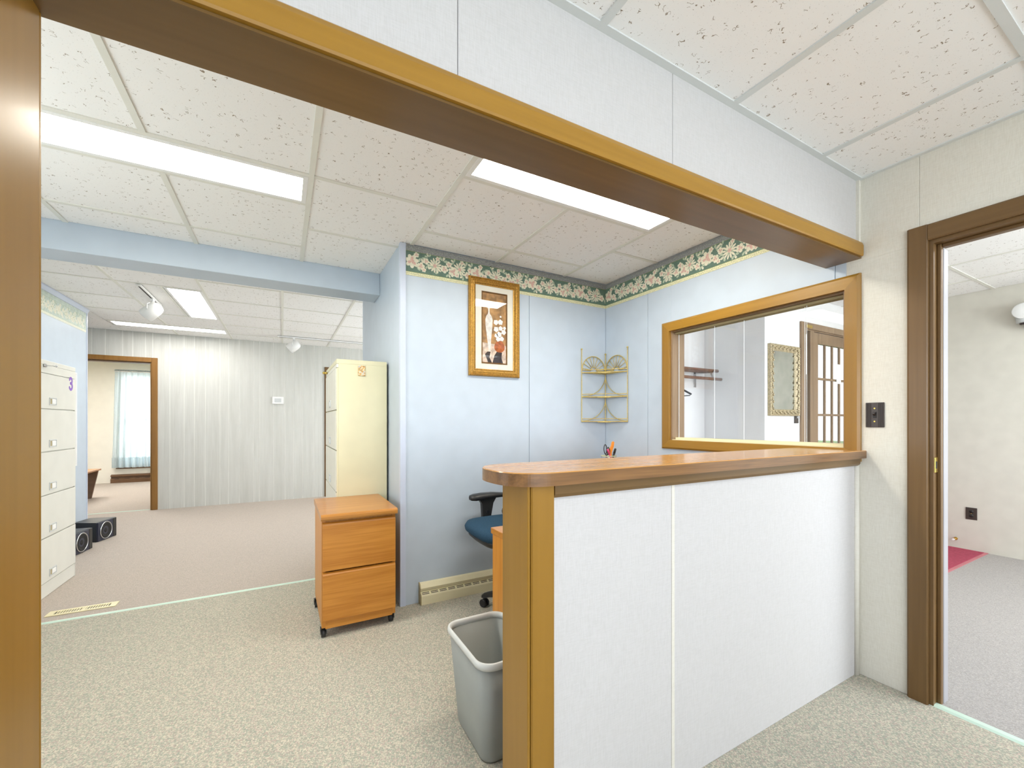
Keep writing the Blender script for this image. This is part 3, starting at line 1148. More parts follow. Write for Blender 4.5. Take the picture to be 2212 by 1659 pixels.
troffer('long lit ceiling panel at left above the reception floor', -1.10, 2.176, .12, 2.472, ZC, 'lens_reception', 'reception ceiling lights')
troffer('lit ceiling panel over the counter, partly behind the header', .74, 1.53, 1.96, 1.83, ZC, 'lens_reception', 'reception ceiling lights')
troffer('lit back room ceiling panel running away beside the track spotlight', -.945, 4.75, -.64, 6.0, ZK, 'lens_back', 'back room ceiling lights')
troffer('lit back room ceiling panel lying along the grooved wall', XL + .01, 6.63, -.64, 6.9, ZK, 'lens_back', 'back room ceiling lights')
troffer('added hall ceiling panel behind the camera, for fill light', .195, -.86, 1.42, -.25, ZH, 'fill_lens_hall', 'added hall fill panels')  # unseen panel added to boost the hall light
troffer('added entry fill panel out of view past the right doorway', 3.27, -.62, 4.49, -.02, ZE, 'fill_lens_entry', 'added entry fill panels')  # put in out of view to light the entry
troffer('added fill panel in the far office, hidden by its doorway', -3.5, 8.9, -2.28, 9.2, ZK - .03, 'fill_lens_office', 'back room ceiling lights')  # hidden panel added to lift the dim far office
troffer('unseen ceiling panel added for light in the right part of the back room', 1.25, 5.64, 2.49, 5.95, ZK - .012, 'lens_back', 'back room ceiling lights')  # unseen extra panel lighting the back room


# ------------------------------------------------------------------ floral wallpaper borders
def flower_print(b_, s0, t0, kind, r, rot, put):
    """flat printed blossom made of petals; put(s,t,lift)->3-D point"""
    jit = random.uniform(0, .00028)

    def poly(pts, lift, mi):
        lift = lift + jit
        f = b_.face([put(p[0], p[1], lift) for p in pts])
        f.material_index = mi

    def petal(ang, l0, l1, wd, lift, mi, notch=False):
        ca, sa = math.cos(ang), math.sin(ang)
        out = []
        prof_ = [(l0, 0), (l0 + (l1 - l0) * .35, wd * .75), (l0 + (l1 - l0) * .7, wd), (l1 * .96, wd * .55), (l1, 0)]
        pr = prof_ + [(q, -w_) for q, w_ in prof_[-2:0:-1]]
        for q, w_ in pr:
            out.append((s0 + ca * q - sa * w_, t0 + sa * q + ca * w_))
        poly(out, lift, mi)
    if kind == 'mum':
        for k in range(13):
            petal(rot + 2 * PI * k / 13, r * .15, r * random.uniform(.85, 1.05), r * .12, .0006, 1)
        for k in range(9):
            petal(rot + .2 + 2 * PI * k / 9, r * .05, r * .6, r * .1, .0009, 3 if k % 2 else 1)
        for k in range(5):
            petal(rot + 2 * PI * k / 5, 0, r * .28, r * .1, .0012, 2)
    elif kind == 'peony':
        for k in range(7):
            petal(rot + 2 * PI * k / 7, 0, r, r * .3, .0006, 1)
        for k in range(6):
            petal(rot + .5 + 2 * PI * k / 6, 0, r * .66, r * .2, .0009, 2 if k % 2 else 1)
        for k in range(4):
            petal(rot + 2 * PI * k / 4, 0, r * .36, r * .14, .0012, 2)
    elif kind == 'rose':
        for k in range(5):
            petal(rot + 2 * PI * k / 5, 0, r, r * .42, .0006, 1)
        for k in range(3):
            petal(rot + .4 + 2 * PI * k / 3, 0, r * .55, r * .25, .0009, 2)
    else:
        for k in range(3):
            petal(rot + (k - 1) * 1.0, r * .1, r, r * .24, .0004, 1 if k == 1 else 3)
        petal(rot, r * .2, r * .8, r * .05, .0008, 3)


def border(label, P0, along, normal, length, h, mats, wall_gap=0.0):
    """paper border strip; P0: lower start corner on the wall"""
    P0, along, normal = Vector(P0), Vector(along), Vector(normal)
    up = Vector((0, 0, 1))

    def put(s_, t_, lift):
        s_ = min(max(s_, .002), length - .002)
        return P0 + along * s_ + up * t_ + normal * (.0012 + lift)
    root = thing('wallpaper_border', label, 'border', tuple(P0))

    def loc(o):
        o.data.transform(Matrix.Translation(-P0))
        o.parent = root

    def strip(name, t0, t1, lift, mat):
        b_ = B()
        a = [P0 + up * t0, P0 + along * length + up * t0, P0 + along * length + up * t1, P0 + up * t1]
        q = [p + normal * lift for p in a]
        b_.face(a)
        b_.face(q)
        for i in range(4):
            j = (i + 1) % 4
            b_.face([a[i], a[j], q[j], q[i]])
        bmesh.ops.remove_doubles(b_.bm, verts=list(b_.bm.verts), dist=1e-6)
        loc(b_.build(name, mat))
    strip('paper_strip', 0, h, .0012, mats[0])
    strip('lower_band', .0, h * .115, .0016, mats[4])
    strip('lower_line', h * .115, h * .13, .0018, mats[5])
    strip('upper_band', h * .80, h, .0016, mats[6])
    strip('upper_line', h * .785, h * .80, .0018, mats[5])
    b_ = B()
    per = .46
    n = int(length / per) + 2
    motif = [(.04, .47, 'peony', .046), (.10, .64, 'leaf', .036), (.10, .36, 'rose', .026), (.135, .55, 'rose', .022), (.165, .34, 'leaf', .034),
             (.195, .45, 'mum', .052), (.25, .64, 'leaf', .036), (.262, .40, 'rose', .028), (.295, .58, 'rose', .022), (.325, .36, 'peony', .036), (.372, .48, 'mum', .050),
             (.43, .33, 'rose', .024), (.425, .64, 'leaf', .034), (.07, .28, 'leaf', .03), (.005, .64, 'leaf', .034), (.225, .27, 'leaf', .03), (.152, .70, 'leaf', .028), (.335, .68, 'leaf', .03),
             (.29, .27, 'leaf', .028), (.40, .27, 'leaf', .028), (.0, .3, 'leaf', .03), (.07, .70, 'rose', .018), (.215, .70, 'rose', .016), (.39, .72, 'rose', .016), (.12, .25, 'rose', .016),
             (.355, .26, 'rose', .015), (.45, .5, 'rose', .02), (.312, .46, 'leaf', .026), (.145, .42, 'leaf', .026)]
    for i in range(-1, n):
        for (ds, ft, kd, r) in motif:
            s_ = i * per + ds
            if s_ < r * .55 or s_ > length - r * .55:
                continue
            rot = random.uniform(0, 6.28) if kd != 'leaf' else random.choice((.6, 1.2, 2.0, 2.6, 3.6, 5.2))
            flower_print(b_, s_, min(max(ft * h, h * .15 + r * .8), h * .78 - r * .6), kd, r, rot, put)
    # dots on bands
    i = 0
    while i * .012 < length - .02:
        s_ = .01 + i * .012
        for (t_, q) in ((h * .9, .0026), (h * .055, .0022)):
            f = b_.face([put(s_ + q * math.cos(k * PI / 2), t_ + q * math.sin(k * PI / 2) + .004 * math.sin(i * 1.3), .0019) for k in range(4)])
            f.material_index = 3 if t_ > h / 2 else 4
        i += 1
    o_ = b_.build('floral_print', [mats[0], mats[1], mats[2], mats[3], mats[5]], fix=False)
    o_['kind'] = 'stuff'
    loc(o_)
    return root


BM = ['print_green', 'print_cream', 'print_pink', 'print_sage', 'print_band', 'print_olive', 'print_mauve']
border('green floral wallpaper border above the framed picture', (XP + .031, YB, 2.148), (1, 0, 0), (0, -1, 0), XR - XP - .033, .2, BM)
border('green floral wallpaper border above the counter window', (XR, YB, 2.148), (0, -1, 0), (-1, 0, 0), YB - Y1 - .02, .2, BM)
border('floral wallpaper border on the far left blue wall, paled by painted sheen', (XL, 3.6, 2.148), (0, 1, 0), (1, 0, 0), YLE - .03 - 3.6, .205,
       ['sheen_green', 'sheen_cream', 'print_cream', 'print_sage', 'sheen_cream', 'print_sage', 'sheen_green'])

# ------------------------------------------------------------------ mobile pedestal
t = thing('mobile_pedestal', 'honey wood two drawer mobile file pedestal on casters', 'file cabinet', (.389, 2.49, 0))
hw = .2
b = B()
b.box(-hw, .02, .055, -hw + .018, .54, .65)
b.box(hw - .018, .02, .055, hw, .54, .65)
b.box(-hw + .018, .03, .06, hw - .018, .54, .075)
b.box(-hw + .018, .52, .075, hw - .018, .535, .65)
b.box(-hw + .018, .03, .63, hw - .018, .52, .645)
b.build('carcass', 'honey_z', t)
b = B()
b.prism([(-.016, .660), (-.012, .652), (.0, .650), (.55, .650), (.55, .684), (-.004, .684), (-.012, .680), (-.016, .672)], 'x', -hw - .006, hw + .006)
b.build('top', 'honey_top', t)
for (z0, z1) in ((.372, .636), (.098, .362)):
    b = B()
    b.prism([(.018, z0), (.0, z0), (.0, z1 - .014), (.003, z1 - .006), (.014, z1), (.018, z1)], 'x', -hw + .003, hw - .003)
    b.build('drawer_front', 'honey_x', t)
bx(-hw + .018, .012, .050, hw - .018, .03, .094, bev=.002).build('plinth_rail', 'honey_x', t)
for (x, y) in ((-hw + .01, .04), (hw - .02, .05), (-hw + .005, .47), (hw - .03, .47)):
    b = B()
    b.cyl((x - .011, y, .023), (x + .011, y, .023), .023, seg=20)
    c_ = b.build('caster_wheel', 'black_plastic', t)
    b = B()
    b.prism([(y - .024, .024), (y - .022, .05), (y + .012, .055), (y + .024, .03)], 'x', x - .016, x - .012)
    b.prism([(y - .024, .024), (y - .022, .05), (y + .012, .055), (y + .024, .03)], 'x', x + .012, x + .016)
    b.cyl((x, y, .047), (x, y, .058), .012)
    b.build('caster_fork', 'black_plastic', c_)


# ------------------------------------------------------------------ lateral filing cabinets
def filing_cabinet(label, loc, rz, lines, w_, dep, H, body, front, xtra=None, group=None):
    """front faces local -y; x from 0..w_, y 0..dep"""
    t = thing('filing_cabinet', label, 'file cabinet', loc, rz, group=group)
    b_ = B()
    b_.box(0, .012, 0, w_, dep, H - .004, bev=.002, seg=1)
    b_.build('body', body, t)
    bx(-.001, .0, H - .032, w_ + .001, dep, H, bev=.003).build('top_cap', body, t)
    bx(.0, .0, lines[0] + .002, w_, .013, H - .033, bev=.002).build('header_rail', front, t)
    bx(.004, .004, .002, w_ - .004, .012, lines[-1] - .004, bev=.002).build('plinth', front, t)
    bx(0, .002, 0, .009, .012, lines[0]).build('side_stile', body, t)
    bx(w_ - .009, .002, 0, w_, .012, lines[0]).build('side_stile', body, t)
    for a, c in zip(lines[1:], lines[:-1]):
        d_ = bx(.011, -.004, a + .004, w_ - .011, .012, c - .003, bev=.002).build('drawer', front, t)
        cx_, z_ = w_ / 2, a + .055
        b2 = B()
        for q in ((cx_ - .05, z_ - .026, cx_ + .05, z_ - .02), (cx_ - .05, z_ + .02, cx_ + .05, z_ + .026), (cx_ - .05, z_ - .02, cx_ - .044, z_ + .02), (cx_ + .044, z_ - .02, cx_ + .05, z_ + .02)):
            b2.box(q[0], -.009, q[1], q[2], -.0035, q[3], bev=.001, seg=1)
        hp = b2.build('handle_plate', 'grey_plastic', d_)
        bx(cx_ - .012, -.0085, z_ - .017, cx_ + .04, -.004, z_ + .017, bev=.0015).build('label_card', 'paper_white', d_)
        bx(cx_ - .042, -.006, z_ - .018, cx_ - .016, -.0038, z_ + .018).build('finger_recess', 'heater_tan', d_)
    return t


LN = [1.522, 1.279, .988, .694, .405, .10]
cab1 = filing_cabinet('off white five drawer filing cabinet with purple 3 against blue wall', (-1.407, 3.71, 0), PI / 2, LN, .76, .425, 1.612, 'cabinet_grey', 'cabinet_grey', group='lateral filing cabinets')
# lock and key, number sticker
b = B()
b.cyl((.27, .0, 1.572), (.27, -.012, 1.572), .012, seg=20)
lk = b.build('lock', 'chrome', cab1)
b = B()
b.box(.262, -.05, 1.570, .29, -.012, 1.574, bev=.001, seg=1)
b.ball((.285, -.056, 1.572), .009, 2, (1.2, .4, 1))
b.build('key', 'chrome', lk)
b = B()
for (cz, r, a0, a1, k) in ((.020, .021, 2.75, -1.75, 0), (-.021, .024, 1.75, -2.75, 1)):
    # two fat arcs make the figure 3 (outer and inner outline, given thickness)
    n = 26
    arc = [a0 + (a1 - a0) * q / n for q in range(n + 1)]
    hw_ = .0095
    ring = [((r + hw_) * math.cos(a), cz + (r + hw_) * math.sin(a)) for a in arc] + [((r - hw_) * math.cos(a), cz + (r - hw_) * math.sin(a)) for a in arc[::-1]]
    for q in range(n):
        p = [ring[q], ring[q + 1], ring[2 * n - q], ring[2 * n + 1 - q]]
        b.prism(p, 'y', -.0006 - .0004 * k, .0)
    for a in (a0, a1):
        c_ = (r * math.cos(a), cz + r * math.sin(a))
        b.prism([(c_[0] + hw_ * math.cos(g_), c_[1] + hw_ * math.sin(g_)) for g_ in [2 * PI * h_ / 14 for h_ in range(14)]], 'y', -.0008 - .0004 * k, .0)
st = b.build('number_sticker', 'purple_vinyl', cab1)
st.location = (.664, -.0042, 1.482)
st['label'] = 'purple number 3 sticker'

LN2 = [1.56, 1.272, .997, .712, .42, .10]
cab2 = filing_cabinet('pale yellow filing cabinet with small picture magnet against blue partition', (.321, 3.80, 0), -PI / 2, LN2, .754, .335, 1.62, 'cabinet_yellow', 'cabinet_front', group='lateral filing cabinets')
b = B()
b.cyl((.10, .0, 1.59), (.10, -.02, 1.59), .009, seg=16)
b.ball((.10, -.026, 1.59), .011, 2)
b.build('lock', 'brass', cab2)
mg = bx(.458, 3.0395, 1.512, .507, 3.0448, 1.582, bev=.001, seg=1).build('picture_magnet', 'magnet_print')
tag(mg, 'small colourful picture magnet on the side of the yellow cabinet', 'magnet')

# white board on the blue wall beyond the grey cabinet
wb = thing('notice_board', 'white board hung on the blue wall behind the off white filing cabinet', 'board', (XL, 5.3, 1.2))
bx(.0, -.35, -.44, .012, .51, .48).build('board', 'paper_white', wb)
b = B()
b.box(.0, .51, -.45, .018, .525, .49)
b.box(.0, -.365, -.45, .018, -.35, .49)
b.box(.0, -.35, .48, .018, .51, .49)
b.box(.0, -.35, -.45, .018, .51, -.44)
b.build('board_frame', 'white_plastic', wb)


# ------------------------------------------------------------------ loudspeakers on the floor
def speaker(label, loc, rz):
    t = thing('loudspeaker', label, 'speaker', loc, rz, group='black floor loudspeakers')
    # plan outline: front faces +x, splayed sides
    b_ = B()
    b_.prism([(-.02, -.14), (-.24, -.09), (-.24, .14), (-.02, .14)], 'z', 0, .192)
    b_.build('cabinet', 'black_satin', t)
    bx(-.02, -.14, .002, -.004, .08, .190, bev=.003).build('baffle', 'speaker_face', t)
    b_ = B()
    b_.prism([(-.02, .083), (-.004, .083), (-.004, .13), (-.012, .14), (-.02, .14)], 'z', .002, .19)
    b_.build('side_grille', 'black_plastic', t)
    b_ = B()
    b_.lathe([(.086, -.004), (.088, .0), (.087, .004), (.082, .006), (.078, .003), (.077, -.004)], (-.001, -.032, .097), 'x', 40)
    b_.build('trim_ring', 'chrome', t)
    b_ = B()
    b_.lathe([(.0775, -.004), (.0775, .002), (.068, .004), (.055, -.002), (.024, -.006), (.022, -.002), (.010, .003), (.0, .004)], (0, -.032, .097), 'x', 36)
    b_.build('driver_cone', 'speaker_cone', t)
    return t


speaker('black floor loudspeaker nearer the off white filing cabinet', (-1.59, 5.24, 0), -.15)
speaker('black floor loudspeaker farther back at the wall corner', (-1.56, 5.73, 0), -.25)

# ------------------------------------------------------------------ floor register
t = thing('floor_register', 'cream metal slotted floor vent beside the green strip', 'vent', (-1.108, 3.635, 0), rz=.0)
b = B()
L2, W2 = .163, .041
n = 21
xs_ = [-.13 + .26 * i / n for i in range(n + 1)]
b.box(-L2, -W2, .0005, L2, -W2 + .018, .006, bev=.001, seg=1)
b.box(-L2, W2 - .018, .0005, L2, W2, .006, bev=.001, seg=1)
b.box(-L2, -W2 + .018, .0005, xs_[0], W2 - .018, .006)
b.box(xs_[-1], -W2 + .018, .0005, L2, W2 - .018, .006)
b.build('frame', 'vent_cream', t)
for i in range(1, n):
    if i == 11:
        bx(xs_[i] - .007, -W2 + .018, .001, xs_[i] + .007, W2 - .018, .006).build('louver', 'vent_cream', t)
    else:
        bx(xs_[i] - .0028, -W2 + .018, .001, xs_[i] + .0028, W2 - .018, .005).build('louver', 'vent_cream', t)
bx(xs_[0], -W2 + .018, .0004, xs_[-1], W2 - .018, .0012).build('duct_opening', 'plate_slot', t)


# ------------------------------------------------------------------ track spotlights
def spot(label, track_a, track_b, p, aim, z):
    t = thing('track_spotlight', label, 'spotlight', (p[0], p[1], z), group='white track spotlights')
    b_ = B()
    a = Vector((track_a[0] - p[0], track_a[1] - p[1], 0))
    c = Vector((track_b[0] - p[0], track_b[1] - p[1], 0))
    if abs(a.x - c.x) > abs(a.y - c.y):
        b_.box(a.x, -.018, -.021, c.x, .018, -.004, bev=.002, seg=1)
        s_ = bx(a.x + .02, -.006, -.0225, c.x - .02, .006, -.0205)
    else:
        b_.box(-.018, a.y, -.021, .018, c.y, -.004, bev=.002, seg=1)
        s_ = bx(-.006, a.y + .02, -.0225, .006, c.y - .02, -.0205)
    tk = b_.build('track', 'white_plastic', t)
    s_.build('track_slot', 'dark_gap', tk)
    b_ = B()
    b_.box(-.014, -.03, -.045, .014, .03, -.02, bev=.004)
    b_.cyl((0, 0, -.045), (0, 0, -.06), .010)
    b_.build('adapter', 'white_plastic', t)
    ax = Vector(aim).normalized()
    side = ax.cross(Vector((0, 0, 1))).normalized()
    up2 = side.cross(ax)
    c0 = Vector((0, 0, -.135))
    b_ = B()
    pth = [Vector((0, 0, -.055)), Vector((0, 0, -.066)) + side * .03, Vector((0, 0, -.082)) + side * .068, c0 + side * .07 + Vector((0, 0, .015)), c0 + side * .068]
    b_.tube(pth, .0045, 8)
    pth = [Vector((0, 0, -.055)), Vector((0, 0, -.066)) - side * .03, Vector((0, 0, -.082)) - side * .068, c0 - side * .07 + Vector((0, 0, .015)), c0 - side * .068]
    b_.tube(pth, .0045, 8)
    b_.build('yoke', 'white_plastic', t)
    b_ = B()
    b_.lathe([(.0, -.085), (.030, -.083), (.050, -.070), (.061, -.045), (.065, -.01), (.066, .075), (.062, .078), (.059, .06), (.057, .0), (.0, -.01)], c0, (side, up2, ax), 32)
    b_.build('lamp_head', 'white_plastic', t)
    return t


spot('white track spotlight on a short ceiling track beside the lit panel', (-1.10, 4.75), (-1.10, 5.48), (-1.10, 5.2), (-.62, .25, -.55), ZK)
spot('white track spotlight hanging in front of the grooved back wall', (-.06, 6.66), (1.15, 6.66), (.142, 6.66), (-.75, .2, -.6), ZK)

# ------------------------------------------------------------------ thermostat
t = thing('thermostat', 'white wall thermostat on the grooved back wall', 'thermostat', (-.06, YF - .004, 1.522))
bx(-.077, -.022, -.055, .077, 0, .055, bev=.010, seg=3).build('case', 'white_plastic', t)
bx(-.045, -.0245, -.03, .045, -.0215, .03, bev=.002).build('display', 'grey_plastic', t)

# ------------------------------------------------------------------ far office furnishings
t = thing('curtain', 'sheer pale curtain over the far office window', 'curtain', (-2.56, 10.82, .30))
nf, nz = 150, 14
b = B()
verts = []
for j in range(nz + 1):
    z = 1.90 * j / nz
    row = []
    for i in range(nf + 1):
        s_ = i / nf
        wv = .55 + .45 * (1 - j / nz)
        pin = .35 if j > nz - 2 else wv
        x = -.34 + .66 * s_ + (.03 * (j / nz) * (1 - s_) * 1.6)
        y = pin * (.022 * math.sin(s_ * 46 + .6 * math.sin(j * .3)) + .014 * math.sin(s_ * 87 + 1.3) + .008 * math.sin(s_ * 21 + j * .15))
        row.append(b.bm.verts.new((x, y, z)))
    verts.append(row)
for j in range(nz):
    for i in range(nf):
        f = b.bm.faces.new((verts[j][i], verts[j][i + 1], verts[j + 1][i + 1], verts[j + 1][i]))
        f.smooth = True
b.build('cloth', 'sheer_curtain', t)
b = B()
vs_ = []
for j in range(2):
    row = []
    for i in range(nf + 1):
        s_ = i / nf
        y = -.006 + (.55 + .45) * (.022 * math.sin(s_ * 46) + .014 * math.sin(s_ * 87 + 1.3) + .008 * math.sin(s_ * 21))
        row.append(b.bm.verts.new((-.34 + .66 * s_, y, .0 + .2 * j)))
    vs_.append(row)
for i in range(nf):
    b.bm.faces.new((vs_[0][i], vs_[0][i + 1], vs_[1][i + 1], vs_[1][i])).smooth = True
b.build('hem', 'sheer_curtain', t)
b = B()
b.tube([(-.30, .0, 1.885), (.9, .0, 1.885)], .012, 10)
b.build('curtain_rod', 'white_plastic', t)
b = B()
pp = []
for i in range(120):
    s_ = i / 119
    pp.append((-.29 + .61 * s_, .018 * math.sin(i * 1.9), 1.905 + .006 * math.sin(i * 2.7)))
b.tube(pp, .012, 6)
b.build('ruffle', 'sheer_curtain', t)

t = thing('baseboard_heater', 'brown baseboard heater under the far office window', 'heater', (-2.93, YO, 0), group='baseboard heaters')
b = B()
b.prism([(0, 0.0), (-.055, .0), (-.058, .07), (-.045, .085), (-.02, .09), (-.02, .115), (-.05, .125), (-.05, .15), (0, .165)], 'x', 0, 1.9)
b.build('cover', 'heater_brown', t)
for k in range(12):
    bx(.06 + k * .15, -.0585, .078, .13 + k * .15, -.05, .083).build('slot', 'plate_slot', t)
t = thing('office_desk', 'corner of a brown desk in the far office', 'desk', (-2.95, 8.55, 0))
bx(-.6, -.35, .43, .43, .4, .455, bev=.003).build('desk_top', 'honey_top', t)
b = B()
b.prism([(.30, .0), (.34, .0), (.42, .43), (.30, .43)], 'y', -.3, -.27)
b.build('leg', 'far_brown', t)
b = B()
b.prism([(.30, .0), (.34, .0), (.42, .43), (.30, .43)], 'y', .3, .33)
b.build('leg', 'far_brown', t)
bx(-.55, -.3, 0, -.52, .33, .43).build('leg', 'far_brown', t)

# ------------------------------------------------------------------ cream baseboard heater
t = thing('baseboard_heater', 'cream slotted baseboard heater under the framed picture', 'heater', (.785, YB, 0), group='baseboard heaters')
HL = XR - .785 - .03
b = B()
b.prism([(0, .0), (-.048, .0), (-.050, .055), (-.046, .066), (-.030, .077), (-.020, .078), (-.020, .098), (-.036, .1005), (-.036, .1035), (-.020, .130), (-.006, .134), (0, .134)], 'x', .006, HL)
b.build('cover', 'heater_cream', t)
b = B()
b.prism([(0, .0), (-.050, .0), (-.052, .056), (-.047, .068), (-.030, .079), (-.030, .096), (-.038, .104), (-.022, .131), (-.006, .136), (0, .136)], 'x', 0, .006)
b.build('end_cap', 'heater_tan', t)
for k in range(26):
    x = .012 + k * .06
    b = B()
    for q in (0, 1):
        ya, za = -.0445 + q * .0085, .0672 + q * .0058
        b.face([(x, ya - .001, za), (x + .048, ya - .001, za), (x + .048, ya + .003, za + .0022), (x, ya + .003, za + .0022)])
        b.face([(x, ya - .001, za + .0006), (x + .048, ya - .001, za + .0006), (x + .048, ya + .003, za + .0028), (x, ya + .003, za + .0028)])
    b.build('slot', 'plate_slot', t)

# ------------------------------------------------------------------ framed picture
t = thing('framed_picture', 'gold framed still life print of vase and flowers on blue wall', 'picture', (1.34, YB, 1.866))


def frame_boards(parent, hx, hz, wd, prof_, mat, name):
    """mitred frame in the xz plane, facing -y; prof_: list of (u along width 0 outer..1 inner, y)"""
    cs = [(-hx, -hz), (hx, -hz), (hx, hz), (-hx, hz)]
    for k in range(4):
        a, c = cs[k], cs[(k + 1) % 4]

        def pt(q, u):
            sx = -1 if q[0] > 0 else 1
            sz = -1 if q[1] > 0 else 1
            return (q[0] + sx * wd * u, q[1] + sz * wd * u)
        b_ = B()
        A = [(*pt(a, u),) for u, y in prof_]
        C = [(*pt(c, u),) for u, y in prof_]
        ra_ = [(p[0], prof_[i][1], p[1]) for i, p in enumerate(A)]
        rc_ = [(p[0], prof_[i][1], p[1]) for i, p in enumerate(C)]
        b_.loft([ra_, rc_], smooth=False)
        b_.build(name, mat, parent)


frame_boards(t, .203, .349, .052, [(0, -.0005), (0, -.016), (.08, -.024), (.2, -.027), (.3, -.022), (.45, -.024), (.6, -.019), (.75, -.02), (.9, -.014), (1.0, -.012), (1.0, -.0005)], 'frame_gold', 'frame_rail')
b = B()
for k in range(62):
    for sx in (-1, 1):
        b.ball((sx * .196, -.024, -.34 + k * .68 / 61), .0042, 1, (1, .7, 1.2))
for k in range(36):
    for sz in (-1, 1):
        b.ball((-.19 + k * .38 / 35, -.024, sz * .342), .0042, 1, (1.2, .7, 1))
for k in range(80):
    for sx in (-1, 1):
        b.ball((sx * .160, -.019, -.305 + k * .61 / 79), .0028, 1)
for k in range(40):
    for sz in (-1, 1):
        b.ball((-.155 + k * .31 / 39, -.019, sz * .306), .0028, 1)
o = b.build('beading', 'frame_gold', t)
b = B()
mo, mi_x, mi_z = (.153, .299), .102, .256
b.mi = 0
y = -.008
for q in ((-mo[0], -mo[1], mo[0], -mi_z), (-mo[0], mi_z, mo[0], mo[1]), (-mo[0], -mi_z, -mi_x, mi_z), (mi_x, -mi_z, mo[0], mi_z)):
    b.box(q[0], y, q[1], q[2], y + .003, q[3])
b.build('mat_board', 'mat_board', t)
frame_boards(t, .1035, .2575, .010, [(0, -.0105), (.3, -.0115), (1.0, -.0055), (1.0, -.003), (0, -.003)], 'frame_gold_dark', 'inner_fillet')
art = bx(-.1, -.005, -.255, .1, -.003, .255).build('art_print', 'art_ground', t)
AY = -.0053


def art_poly(name, pts, mat, k):
    b_ = B()
    b_.prism(pts, 'y', AY - .00025 * k, AY - .00025 * k + .0002)
    b_.build(name, mat, art)


art_poly('painted_table', [(-.0935, -.247), (.0935, -.247), (.0935, -.118), (-.0935, -.108)], 'art_table', 1)
art_poly('painted_shadow', [(-.05, -.247), (-.075, -.19), (-.055, -.17), (-.03, -.17), (-.04, -.21), (-.02, -.247)], 'art_dark', 2)
art_poly('painted_shadow', [(-.015, -.247), (.0, -.195), (.02, -.165), (.062, -.17), (.058, -.21), (.07, -.247)], 'art_dark', 2)
vase = [(-.044, -.168), (-.058, -.08), (-.071, .02), (-.072, .06), (-.064, .085), (-.052, .100), (-.049, .115), (-.050, .135), (-.056, .142), (-.054, .146),
        (-.036, .146), (-.034, .142), (-.039, .135), (-.039, .115), (-.035, .10), (-.022, .085), (-.014, .06), (-.016, .02), (-.026, -.08), (-.032, -.168)]
art_poly('painted_vase', vase, 'art_vase', 3)
pot = [(.041 + .042 * math.cos(a) * (1 - .12 * math.sin(a)), -.128 + .043 * math.sin(a)) for a in [2 * PI * k / 28 for k in range(28)]]
art_poly('painted_pot', pot, 'art_pot', 4)
for (x, z, r) in ((.012, .045, .02), (.048, .05, .021), (.014, -.005, .021), (.05, .005, .018), (.038, -.04, .022), (.075, -.02, .02), (.015, -.05, .016), (.06, -.07, .018), (.03, -.075, .018), (.082, .01, .013), (.05, .09, .008)):
    pts = []
    for k in range(30):
        a = 2 * PI * k / 30
        rr_ = r * (.90 + .10 * math.cos(5 * a + x * 90))
        pts.append((x + rr_ * math.cos(a), z + rr_ * math.sin(a)))
    art_poly('painted_blossom', pts, 'art_flower', 5)
bx(-.152, -.0125, -.298, .152, -.0115, .298).build('glazing', 'picture_glass', t)

# ------------------------------------------------------------------ corner wire shelf
t = thing('corner_shelf', 'gold wire three tier corner shelf with fan tops', 'shelf', (XR, YB, 1.19))
g = .007
pc = Vector((-g - .004, -g - .004, 0))
pa = Vector((-.258, -g, 0))
pb = Vector((-g, -.262, 0))


def twist(b_, p, q, r=.0042, pitch=.009):
    p, q = Vector(p), Vector(q)
    n_ = max(2, int((q - p).length / (pitch / 2)))
    pts, rs = [], []
    for i in range(n_ + 1):
        pts.append(p.lerp(q, i / n_))
        rs.append(r if i % 2 else r * .68)
    b_.tube(pts, rs, 6)


for nm, p, z0, z1 in (('wall_post', pa, 0, .588), ('wall_post', pb, 0, .588), ('corner_post', pc, 0, .565)):
    b = B()
    twist(b, p + Vector((0, 0, z0)), p + Vector((0, 0, z1)))
    b.ball(p + Vector((0, 0, z1 + .005)), .0075, 2)
    b.build(nm, 'brass_paint', t)
for z in (.006, .205, .402):
    b = B()
    Z = Vector((0, 0, z))
    R_ = .262
    twist(b, pa + Z, pb + Z, .0045)
    twist(b, pa + Z + Vector((0, 0, .022)), pb + Z + Vector((0, 0, .022)), .0035)
    b.tube([pa + Z, pc + Z], .003, 6)
    b.tube([pc + Z, pb + Z], .003, 6)
    for k in range(1, 9):
        f = k / 9
        m_ = pa.lerp(pb, f)
        b.tube([pc.lerp(pa, f * .0) + Z, m_ + Z], .0018, 5)
    mid = pa.lerp(pb, .5) + Z
    dr = (pb - pa).normalized()
    b.tube([mid - dr * .05 + Vector((0, 0, -.004)), mid + dr * .05 + Vector((0, 0, -.004))], .005, 6)
    for k in range(1, 5):
        f = k / 5
        b.tube([pc.lerp(pa, f) + Z, pc.lerp(pb, f) + Z], .0018, 5)
    b.build('tier', 'brass_paint', t)
